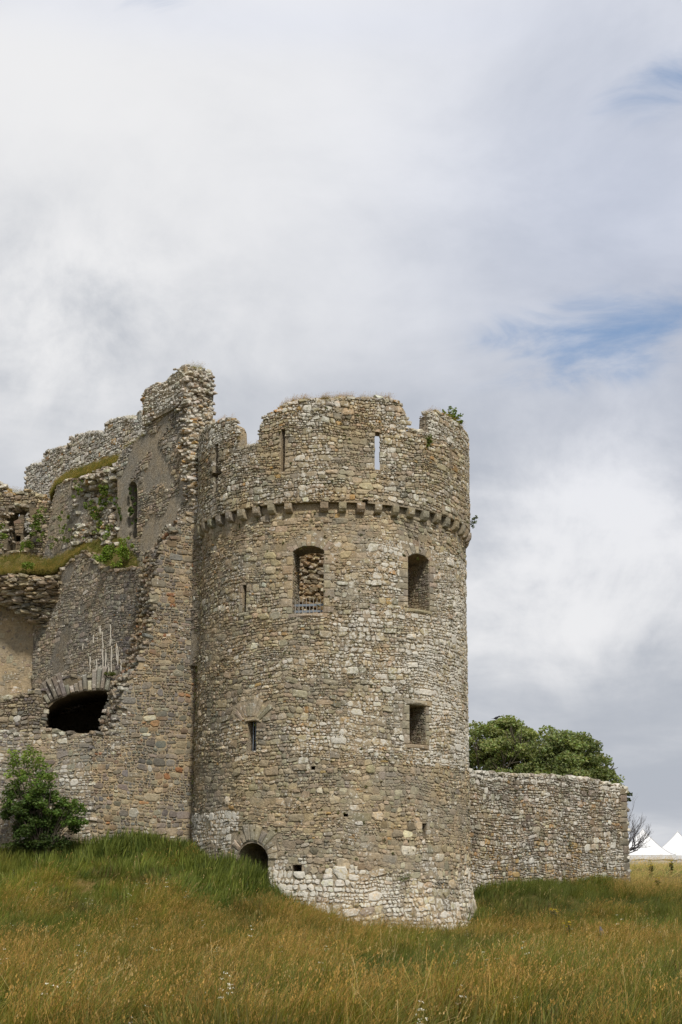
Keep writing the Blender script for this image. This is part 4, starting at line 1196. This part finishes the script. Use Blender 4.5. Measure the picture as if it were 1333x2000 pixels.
# little dry tufts on the masonry
def tufts_on(name, pts, col, scl, kd='seed'):
    pts = np.array(pts); n = len(pts); c = np.array(col)[None] * rs.uniform(.7, 1.2, (n, 1))
    return scatter(name, pts, c, np.array(scl) * np.ones(n), (0, 0), SRC[kd], 6)
rng = random.Random(77)
pts = []
for x0, x1, n in ((425, 460, 8), (545, 600, 70), (600, 640, 20), (640, 690, 45), (690, 725, 8), (730, 765, 26), (840, 905, 45), (392, 440, 10), (465, 505, 8)):
    for _ in range(n):
        x = rng.uniform(x0, x1); th, _z = hit(x, 800, RP); pts.append(tower_pt(th, ztop(th) - .05, RP - rng.uniform(.02, .25)))
tufts_on('tower_top_turf', [p for p in pts if rng.random() < .8], (.42, .27, .09), .42, 'green')
tufts_on('tower_top_grass', [p for p in pts for _ in (0, 1)], (.42, .28, .10), .52)
pts = []
for (x0, y0, x1, y1, f, dd, n) in ((360, 716, 385, 716, FE, .0, 14), (238, 880, 285, 848, FE, .1, 40), (215, 824, 260, 818, FG, 0, 26), (90, 884, 130, 876, FG, 0, 26), (145, 852, 205, 850, FG, 0, 20), (60, 908, 80, 906, FG, 0, 8), (0, 950, 60, 962, FH, -.2, 30)):
    for _ in range(n):
        t_ = rng.random(); u, v = f.px(x0 + (x1 - x0) * t_, y0 + (y1 - y0) * t_); pts.append(tuple(f.at(u, v - .03, -rng.uniform(0, .4) + dd)))
tufts_on('ruin_top_grass', [p for p in pts for _ in (0, 1)], (.40, .29, .10), .52)

# grassy ledges inside the ruin (earth banks with turf)
m, t, gg, b = mat('ledge_earth'); geo = t.nodes.new('ShaderNodeNewGeometry'); pp = geo.outputs['Position']
gg.link(gg.mix(gg.noise(pp, 6, 6, .7), (.05, .045, .018), (.20, .155, .055)), b.inputs['Base Color'])
def bank(name, label, front, back, n_turf, col, scl=.55):
    """front and back: (px, py, depth) polylines; a sloping bank between them with a skirt below"""
    nseg, nr = 60, 12; A = [P(*p) for p in front]; B = [P(*p) for p in back]
    def along(L, t_):
        s = t_ * (len(L) - 1); i = min(int(s), len(L) - 2); return L[i].lerp(L[i + 1], s - i)
    V = []; F = []
    for i in range(nseg + 1):
        a, b_ = along(A, i / nseg), along(B, i / nseg)
        V.append(tuple(a - Vector((0, 0, .22)) + Vector((0, .5, 0))))
        for j in range(nr + 1):
            p = a.lerp(b_, j / nr); V.append((p.x, p.y, p.z + .16 * noise.noise((p.x * 1.5, p.y * 1.5, 2)) + .14 * noise.noise((p.x * 5, p.y * 5, 2))))
        V.append(tuple(b_ - Vector((0, 0, 1.2)) + Vector((0, .1, 0))))
    w = nr + 3
    for i in range(nseg):
        for j in range(w):
            F.append((i * w + j, i * w + (j + 1) % w, (i + 1) * w + (j + 1) % w, (i + 1) * w + j))
    F += [tuple(range(w)), tuple(nseg * w + k for k in range(w))[::-1]]
    o = mesh_obj(name, V, F, m, None, smooth=False); recalc(o); tag(o, label, 'grass bank')
    pts = []
    for _ in range(n_turf):
        p = along(A, (s := rng.random())).lerp(along(B, s), rng.random()); pts.append((p.x, p.y, p.z - .02))
    k = len(pts) // 2; edge = []
    for _ in range(n_turf // 2):
        p = along(A, rng.random()); edge.append((p.x, p.y + rng.uniform(-.05, .3), p.z + rng.uniform(-.12, .05)))
    tufts_on(name.replace('bank', 'turf'), pts[:k] + edge, col, scl)
    tufts_on(name.replace('bank', 'weeds'), pts[k:] + edge[:40], (.15, .17, .035), scl * 1.05, 'green')
    return o
bank('lower_bank', 'sloping bank of golden turf above the broken vault, left side of the ruin', [(-70, 1122, 54.0), (0, 1120, 53.9), (60, 1116, 54.0), (105, 1116, 54.3), (140, 1090, 53.7), (168, 1072, 53.0)], [(-70, 1090, 57.6), (0, 1088, 57.5), (40, 1086, 57.3), (95, 1094, 56.6), (150, 1072, 55.0), (200, 1052, 53.9)], 1500, (.36, .27, .09), .55)
bank('right_bank', 'short ivy-grown bank of turf below the narrow doorway of the ruin', [(170, 1074, 52.6), (195, 1103, 52.0), (225, 1112, 51.3), (266, 1108, 50.4)], [(185, 1060, 54.2), (210, 1052, 53.4), (235, 1050, 52.4), (268, 1092, 51.2)], 500, (.22, .20, .06), .5)
bank('upper_bank', 'narrow strip of golden grass below the stepped battlements of the ruin', [(98, 968, 58.3), (112, 945, 57.4), (150, 934, 56.4), (190, 918, 55.0), (228, 905, 53.8)], [(112, 940, 60.4), (135, 922, 59.2), (170, 912, 57.4), (205, 900, 56.0), (232, 893, 54.8)], 1000, (.38, .29, .09), .55)

# ivy and mosses
ivy = []
def ivy_at(x, y, dep, r, n, c=(.13, .18, .035)):
    for q in range(5):
        k = random.uniform(.7, 1.5); ivy.append((tuple(P(x + random.uniform(-9, 9), y + random.uniform(-12, 12), dep)), (r * random.uniform(.4, .8), .12, r * random.uniform(.4, .9)), int(n * .42), tuple(v * k for v in c)))
def dE(x): return float(np.interp(x, [230, 420], [52.7, 47.3])) - .15
def dD(x): return float(np.interp(x, [85, 236], [58.0, 52.9])) - .12
for x, y, r, n in ((215, 1075, .26, 260), (235, 1068, .24, 260), (205, 1088, .2, 160), (240, 1085, .22, 200), (195, 1095, .16, 100), (228, 1098, .16, 80), (250, 1062, .12, 60)): ivy_at(x, y, 50.8, r, n, (.18, .25, .045))
for x, y, r, n in ((258, 965, .10, 90), (260, 990, .10, 110), (260, 1015, .08, 80), (236, 1000, .09, 60), (241, 1020, .09, 60), (232, 985, .07, 40)): ivy_at(x, y, dE(x), r, n, (.08, .12, .03))
for x, y, r, n in ((205, 950, .16, 150), (208, 965, .15, 120), (200, 985, .16, 130), (185, 1000, .2, 160), (175, 990, .14, 90), (190, 1030, .16, 90), (215, 1040, .2, 110), (152, 962, .12, 80), (155, 950, .1, 50), (125, 1005, .1, 60), (124, 1020, .09, 40), (128, 1045, .12, 50), (140, 1060, .16, 60), (108, 1060, .14, 50), (170, 1060, .16, 60), (75, 1015, .2, 150), (68, 1035, .2, 150), (82, 1005, .16, 60), (62, 1055, .2, 130), (52, 1072, .2, 100), (80, 1045, .15, 60), (0, 1040, .2, 120), (4, 1055, .2, 100), (-10, 1020, .25, 100)): ivy_at(x, y, dD(max(x, 60)) - .6 if x > 90 else 57.9, r, n, (.14, .19, .04))
ivy.append((tuple(P(55, 1105, 53.6)), (.28, .2, .16), 260, (.14, .20, .03)))
ivy.append((tuple(P(215, 1316, 49.2)), (.22, .15, .08), 120, (.11, .13, .03)))
o = leaf_cloud('ivy', ivy, M_LEAF, size=.055); o['kind'] = 'stuff'
mos = []
for k in range(330):
    x = rng.gauss(650, 160); y = rng.uniform(800, 1760)
    if not 400 < x < 905: continue
    th, z = hit(x, y)
    if z > ztop(th) - .12: continue
    rr = (RP if z > ZC else float(rad(z))) + .02; r = rng.uniform(.015, .055)
    mos.append((tower_pt(th, z, rr), (r, .03, r), int(10 + 500 * r), pick(rng, [(2, (.10, .12, .025)), (2, (.14, .12, .035)), (1, (.22, .13, .04)), (1, (.07, .09, .02))])))
for y in range(1050, 1640, 9):
    x = 390 - (y - 1050) * .025 + rng.uniform(-3, 5); p = P(x, y, 47.75)
    if rng.random() < .7: mos.append((tuple(p), (.05, .05, .08), int(rng.uniform(8, 30)), pick(rng, [(2, (.09, .115, .025)), (1, (.15, .12, .04))])))
for x, y, a in ((1052, 1630, 1), (1060, 1637, 1), (1068, 1643, 1), (1108, 1645, 2), (1112, 1655, 2.4), (1110, 1632, 1), (1004, 1625, 1.2), (1180, 1690, 1.6), (975, 1560, 1), (1145, 1545, 1.6), (940, 1530, 1.8), (960, 1700, 1.6), (1005, 1545, 1.2), (920, 1525, 1.6)):
    u, v = FC.px(x, y); r = .07 * a; mos.append((tuple(FC.at(u, v, .04)), (r, .05, r * 1.2), int(60 * a), (.085, .09, .025)))
for x, y in ((795, 1712), (785, 1716), (905, 1795)):
    th, z = hit(x, y); mos.append((tower_pt(th, z, float(rad(z)) + .06), (.13, .08, .1), 90, (.09, .12, .03)))
o = leaf_cloud('moss', mos, M_LEAF, size=.026, long=1.3); o['kind'] = 'stuff'

# saplings rooted in the tower
def plant(name, label, base, specs, leafc, size, cat='plant', group=None):
    root = thing(name, label, cat, base, group); st = []; lv = []
    for dx, dz, dy, n, r in specs:
        a = Vector(base); e = a + Vector((dx, dy, dz)); mid = a.lerp(e, .5) + Vector((dx * .15, 0, .1 * dz))
        st.append(tube([a, mid, e], .008, .003, 5))
        for q in range(n):
            t_ = random.uniform(.35, 1.05); c = a.lerp(e, t_); lv.append((tuple(c), (r, r, r), 7, leafc))
    mesh_obj('stem', *join(st), M_BARK, root); leaf_cloud('leaves', lv, M_LEAF, root, size)
    return root
th, z = hit(893, 826, RP)
plant('sapling', 'leafy green sapling growing from the top of the tower at its right edge', tower_pt(th, z - .05, RP - .25), [(-.25, .5, 0, 12, .08), (.0, .65, .1, 13, .08), (.2, .6, 0, 13, .09), (.38, .4, 0, 12, .09), (.4, .15, 0, 9, .08), (.1, .35, -.05, 14, .12), (-.1, .3, -.1, 10, .1)], (.15, .21, .045), .065)
th, z = hit(836, 862, RP)
plant('fern', 'bright green fern growing from the gap beside the right merlon of the tower', tower_pt(th, z - .1, RP + .02), [(-.12, .18, -.05, 6, .07), (.08, .3, -.05, 7, .07), (.0, .22, -.08, 7, .07), (-.05, -.1, -.1, 5, .06), (.12, .1, -.08, 5, .06)], (.13, .17, .03), .045)
pb = tower_pt(radians(86), hit(905, 1000, RP)[1], RP)
plant('small_shrub', 'small green sprig sticking out from the right side of the tower at corbel height', pb, [(.28, .22, -.05, 8, .06), (.2, .0, -.05, 6, .06), (.15, -.16, 0, 5, .05)], (.10, .14, .03), .05)

# ------------------------------------------------------------------ trees
def limb(a, d, L, r, depth, rs_, out, tips, spread=.5, kink=.18):
    path = [a]; p = a; dd = d.normalized(); n = 4
    for i in range(n):
        dd = (dd + Vector((rs_.uniform(-kink, kink), rs_.uniform(-kink, kink), rs_.uniform(-kink * .5, kink)))).normalized(); p = p + dd * L / n; path.append(p)
    out.append(tube(path, r, r * .62, 6 if depth > 1 else 4)); tips.append((p, depth))
    if depth > 0:
        for k in range(rs_.choice([2, 3, 3])):
            nd = (dd + Vector((rs_.uniform(-spread, spread), rs_.uniform(-spread, spread), rs_.uniform(-spread * .5, spread * .8))) * 1.1).normalized()
            limb(path[rs_.choice([2, 3, 4])], nd, L * rs_.uniform(.62, .82), r * .58, depth - 1, rs_, out, tips, spread, kink)
def crown_tree(name, label, px, ptop, pmid, rpx, Y, col, seed, n=30000):
    rr = random.Random(seed); c = P(px, pmid, Y); top = P(px, ptop, Y); base = Vector((c.x, Y, float(ground_z(c.x, Y)[0])))
    root = thing(name, label, 'tree', tuple(base), 'trees behind the curtain wall')
    hz = top.z - c.z; hr = rpx / FPX * Y
    out, tips = [], []
    tr = tube([base - Vector((0, 0, .2)), base.lerp(c, .35) + Vector((.1, 0, 0)), base.lerp(c, .7)], .38, .26, 10)
    mesh_obj('trunk', *tr, M_BARK, root)
    for k in range(7):
        a = k * 2 * pi / 7; limb(base.lerp(c, .7), Vector((cos(a), sin(a), .9)), hr * .62, .13, 3, rr, out, tips, .6)
    mesh_obj('limbs', *join(out), M_BARK, root)
    spots = []
    for k in range(230):
        a, e = rr.uniform(0, 2 * pi), rr.uniform(-.35, 1) * pi / 2; q = rr.uniform(.5, 1.1)
        p = c + Vector((cos(a) * cos(e) * hr * q, sin(a) * cos(e) * hr * q, sin(e) * hz * q * (1 if e > 0 else .8)))
        p += Vector((rr.uniform(-.2, .2),) * 3)
        r_ = rr.uniform(.26, .66); k_ = rr.uniform(.7, 1.35)
        spots.append((tuple(p), (r_ * 1.25, r_ * 1.1, r_ * .62), int(n / 230 * r_ * 3.2), tuple(x * k_ for x in col)))
    leaf_cloud('crown', spots, M_LEAF, root, .125, long=1.3)
crown_tree('broadleaf_tree', 'larger green broadleaf tree with domed crown directly right of the tower, behind the wall', 985, 1418, 1510, 112, 76, (.235, .27, .105), 2)
crown_tree('broadleaf_tree', 'lower, slightly darker green tree at the right end of the pair behind the wall', 1108, 1446, 1526, 80, 73, (.185, .22, .085), 5, 24000)

rr = random.Random(6); base = P(1212, 1700, 96); base.z = float(ground_z(base.x, 96)[0]); out, tips = [], []
bt = thing('bare_tree', 'leafless grey tree behind the right end of the curtain wall, beside the white tents', 'tree', tuple(base))
fork = P(1212, 1672, 96)
mesh_obj('trunk', *tube([base - Vector((0, 0, .2)), fork], .17, .13, 8), M_TWIG, bt)
for tx, ty, r in ((1234, 1606, .06), (1246, 1612, .06), (1262, 1622, .06), (1274, 1644, .05), (1226, 1592, .05), (1215, 1596, .06), (1200, 1600, .07), (1262, 1640, .06), (1180, 1620, .06)):
    e = P(tx, ty, 96 + rr.uniform(-1.2, 1.2)); d = e - fork
    limb(fork, d, d.length * .52, r, 4, rr, out, tips, .55, .22)
mesh_obj('branches', *join(out), M_TWIG, bt)
leaf_cloud('leaves', [(tuple(P(1229, 1551, 96)), (.25, .3, .13), 60, (.05, .07, .03)), (tuple(P(1227, 1562, 96)), (.2, .3, .15), 50, (.05, .07, .03))], M_LEAF, bt, .13)

# bird on the tree top
bp_ = P(969, 1405, 75)
bd = thing('bird', 'small dark bird perched on the very top of the larger tree', 'bird', tuple(bp_))
sec = [(-.24, .012, .03), (-.12, .03, .04), (-.02, .065, .06), (.08, .06, .09), (.13, .035, .13), (.17, .04, .16), (.21, .022, .16), (.25, .004, .155)]
V, F = [], []
for x, r_, zc in sec:
    for k in range(8): V.append((bp_.x + x, bp_.y + cos(k * pi / 4) * r_, bp_.z + zc + sin(k * pi / 4) * r_ * (1.1 if x > -.1 else .4)))
for i in range(len(sec) - 1):
    for k in range(8): F.append((i * 8 + k, i * 8 + (k + 1) % 8, i * 8 + 8 + (k + 1) % 8, i * 8 + 8 + k))
F += [tuple(range(8))[::-1], tuple(range(len(V) - 8, len(V)))]
mesh_obj('body', V, F, M_BIRD, bd, smooth=True)
mesh_obj('leg', *tube([bp_ + Vector((.02, .02, -.12)), bp_ + Vector((.03, .02, .03))], .006, .006, 5), M_BIRD, bd)
mesh_obj('leg', *tube([bp_ + Vector((.02, -.02, -.12)), bp_ + Vector((.03, -.02, .03))], .006, .006, 5), M_BIRD, bd)

# bush against the low wall
bb = P(85, 1668, 45.6); bb.z = float(ground_z(bb.x, bb.y)[0])
bu = thing('bush', 'dense dark green bush with a looser pale top growing against the low wall', 'bush', tuple(bb))
spots = []; out = []
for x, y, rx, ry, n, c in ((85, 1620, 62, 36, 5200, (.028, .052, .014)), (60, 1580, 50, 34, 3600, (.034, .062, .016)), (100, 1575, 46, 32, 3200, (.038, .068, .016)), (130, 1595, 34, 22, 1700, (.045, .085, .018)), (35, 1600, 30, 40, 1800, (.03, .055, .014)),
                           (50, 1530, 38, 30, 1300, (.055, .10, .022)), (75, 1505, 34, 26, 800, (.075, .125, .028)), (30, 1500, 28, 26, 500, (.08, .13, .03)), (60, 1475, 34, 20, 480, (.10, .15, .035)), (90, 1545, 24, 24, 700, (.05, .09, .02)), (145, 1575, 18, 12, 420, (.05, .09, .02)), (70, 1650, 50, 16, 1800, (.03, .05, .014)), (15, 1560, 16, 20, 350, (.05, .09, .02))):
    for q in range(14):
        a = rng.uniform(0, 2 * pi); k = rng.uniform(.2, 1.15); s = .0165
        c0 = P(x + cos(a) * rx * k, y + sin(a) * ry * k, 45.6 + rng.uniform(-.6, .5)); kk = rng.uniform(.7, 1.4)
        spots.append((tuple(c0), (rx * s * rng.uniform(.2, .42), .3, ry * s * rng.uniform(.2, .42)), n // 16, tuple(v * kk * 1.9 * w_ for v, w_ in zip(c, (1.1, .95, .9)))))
        if q % 2 == 0: out.append(tube([bb + Vector((rng.uniform(-.15, .15), rng.uniform(-.1, .1), -.1)), bb.lerp(c0, .5) + Vector((0, 0, .1)), c0], .018, .005, 5))
mesh_obj('stems', *join(out), M_BARK, bu)
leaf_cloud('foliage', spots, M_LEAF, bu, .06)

# ------------------------------------------------------------------ tents
def tent(px, ppy, epy, half, Y, rot, label):
    pk = P(px, ppy, Y); ez = P(px, epy, Y).z; gz_ = float(ground_z(pk.x, Y)[0])
    root = thing('marquee_tent', label, 'tent', (pk.x, Y, gz_), 'white pointed tents behind the wall')
    ca, sa = cos(rot), sin(rot); H = pk.z - ez
    def W_(x, y, z): return (pk.x + x * ca - y * sa, Y + x * sa + y * ca, z)
    V, F = [], []; n = 8; per = 24
    for i in range(n + 1):
        t_ = i / n; r_ = half * (.012 + .988 * t_); z = pk.z - H * (1 - (1 - t_) ** 1.5)
        for k in range(per):
            s = k / per * 4; e = int(s) % 4; f = s - int(s)
            cx, cy = [(-1, -1), (1, -1), (1, 1), (-1, 1)][e]; dx, dy = [(1, 0), (0, 1), (-1, 0), (0, -1)][e]
            sag = .05 * t_ * sin(f * pi)
            V.append(W_((cx + dx * 2 * f) * r_ * (1 - sag), (cy + dy * 2 * f) * r_ * (1 - sag), z + .0))
    for i in range(n):
        for k in range(per): F.append((i * per + k, i * per + (k + 1) % per, (i + 1) * per + (k + 1) % per, (i + 1) * per + k))
    F.append(tuple(range(per)))
    mesh_obj('roof', V, F, M_WHITE, root)
    V = []; cs = [(-1, -1), (1, -1), (1, 1), (-1, 1)]; F = []
    pr = []
    for k in range(per):
        s = k / per * 4; e = int(s) % 4; f = s - int(s); cx, cy = cs[e]; dx, dy = [(1, 0), (0, 1), (-1, 0), (0, -1)][e]; pr.append((cx + dx * 2 * f, cy + dy * 2 * f, f))
    for dz in (-.015, -.34):
        for x, y, f in pr: V.append(W_(x * half * 1.004, y * half * 1.004, ez + dz + (0.06 * abs(sin(f * pi * 3)) if dz < -.1 else 0)))
    for x, y, f in pr: V.append(W_(x * half * .99, y * half * .99, ez - .015))
    for k in range(per): F += [(k, (k + 1) % per, per + (k + 1) % per, per + k), (k, 2 * per + k, 2 * per + (k + 1) % per, (k + 1) % per)]
    mesh_obj('valance', V, F, M_WHITE, root)
    for cx, cy in cs:
        a = W_(cx * half * .96, cy * half * .96, gz_ - .05); b_ = W_(cx * half * .96, cy * half * .96, ez - .02)
        mesh_obj('pole', *tube([Vector(a), Vector(b_)], .04, .04, 8), M_POLE, root)
    for cx, cy in cs:
        pts_ = []
        for i in range(0, n + 1): 
            t_ = i / n; pts_.append(Vector(W_(cx * half * (.012 + .988 * t_), cy * half * (.012 + .988 * t_), pk.z - H * (1 - (1 - t_) ** 1.5) + .012)))
        mesh_obj('seam', *tube(pts_, .022, .022, 5), M_SEAM, root)
    fz = W_(0, 0, pk.z)
    mesh_obj('finial', *tube([Vector(fz), Vector(fz) + Vector((0, 0, .12))], .035, .01, 6), M_WHITE, root)
tent(1256, 1620, 1671, 2.35, 108, radians(-14), 'white pointed marquee tent directly beside the end of the curtain wall')
tent(1324, 1625, 1672, 2.35, 113, radians(-14), 'white pointed marquee tent cut off by the right edge of the photo')

# ------------------------------------------------------------------ small things in the meadow
pb = P(1174, 1842, 39); pb.z = float(ground_z(pb.x, pb.y)[0])
o = thing('wooden_stake', 'short grey wooden stake standing in the grass at lower right', 'stake', tuple(pb))
V, F = tube([pb - Vector((0, 0, .1)), pb + Vector((.01, 0, .35)), pb + Vector((.0, 0, .62))], .035, .03, 7); mesh_obj('post', V, F, M_POST, o)
mesh_obj('tag', *boxm(pb + Vector((.035, -.03, .5)), (1, 0, 0), (0, 1, 0), (0, 0, 1), .045, .008, .06), M_POST, o)
for x, y, Y, lb in ((1272, 1712, 64, 'yellow ragwort in the straw-coloured grass below the nearer tent'), (1312, 1716, 64, 'small yellow ragwort in straw grass near the right edge of the photo'), (1287, 1765, 56, 'dark green ragwort with few yellow heads, below the tents'), (1083, 1808, 46, 'yellow ragwort head in the dark grass below the curtain wall'), (1106, 1836, 41, 'single yellow ragwort nearest the grey stake')):
    p = P(x, y, Y); p.z = float(ground_z(p.x, p.y)[0])
    r_ = thing('ragwort', lb, 'wildflower', tuple(p), 'ragwort plants in the meadow')
    st = []; lv = []; fl = []
    for k in range(6):
        e = p + Vector((random.uniform(-.13, .13), random.uniform(-.1, .1), random.uniform(.42, .62))); st.append(tube([p, p.lerp(e, .5), e], .009, .005, 5))
        fl.append((tuple(e), (.04, .04, .015), 9, (.55, .42, .04)))
        for q in range(5): lv.append((tuple(p.lerp(e, random.uniform(.1, .85))), (.06, .06, .05), 8, (.06, .09, .02)))
    mesh_obj('stem', *join(st), M_BARK, r_); leaf_cloud('leaves', lv, M_LEAF, r_, .06); leaf_cloud('flower_heads', fl, M_LEAF, r_, .035, long=1.1)
LAB = {'ground': ('rough meadow ground that rises to the foot of the castle', 'ground'),
 'meadow_grass': ('dry rusty gold grass stems with seed heads across the meadow', 'grass'),
 'green_grass': ('long green grass growing in patches over the meadow', 'grass'),
 'undergrowth': ('olive green grass growing low among the dry meadow stems', 'grass'),
 'weeds': ('broad-leaved green weeds on the grassy slope before the ruin', 'weeds'),
 'wall_foot_weeds': ('nettles and broad green weeds crowding the foot of the walls', 'weeds'),
 'wall_foot_grass': ('green grass tufts growing against the foot of the walls', 'grass'),
 'dock_plants': ('brown and green dock leaves in loose patches among the meadow grass', 'weeds'),
 'tall_stems': ('tall pale straw stems standing above the meadow grass', 'grass'),
 'wildflowers': ('tiny white umbel flowers dotted over the meadow', 'flowers'),
 'tower_top_grass': ('thin golden stems of dry grass on top of the round tower', 'grass'),
 'tower_top_turf': ('tufts of short golden turf on top of the round tower', 'grass'),
 'ruin_top_grass': ('dry golden grass along the broken wall tops left of the tower', 'grass'),
 'lower_turf': ('golden turf on the lower bank above the broken vault', 'grass'),
 'lower_weeds': ('green tufts among the turf of the lower bank above the vault', 'grass'),
 'right_turf': ('olive turf on the short bank below the narrow doorway', 'grass'),
 'right_weeds': ('green tufts on the short bank below the narrow doorway', 'grass'),
 'upper_turf': ('golden turf on the narrow strip under the stepped battlements', 'grass'),
 'upper_weeds': ('green tufts on the narrow strip under the stepped battlements', 'grass'),
 'ivy': ('bright green ivy climbing over the ruined walls left of the tower', 'ivy'),
 'moss': ('small cushions of green and orange moss in the wall joints', 'moss')}
for o in S.objects:
    if o.parent is None and o.name in LAB: o['label'], o['category'] = LAB[o.name]
for o in S.objects:
    if o.parent is None and 'label' not in o: print('NOLABEL', o.name)
print('objects', len(bpy.data.objects), 'tris', sum(len(o.data.polygons) for o in bpy.data.objects if o.type == 'MESH'))
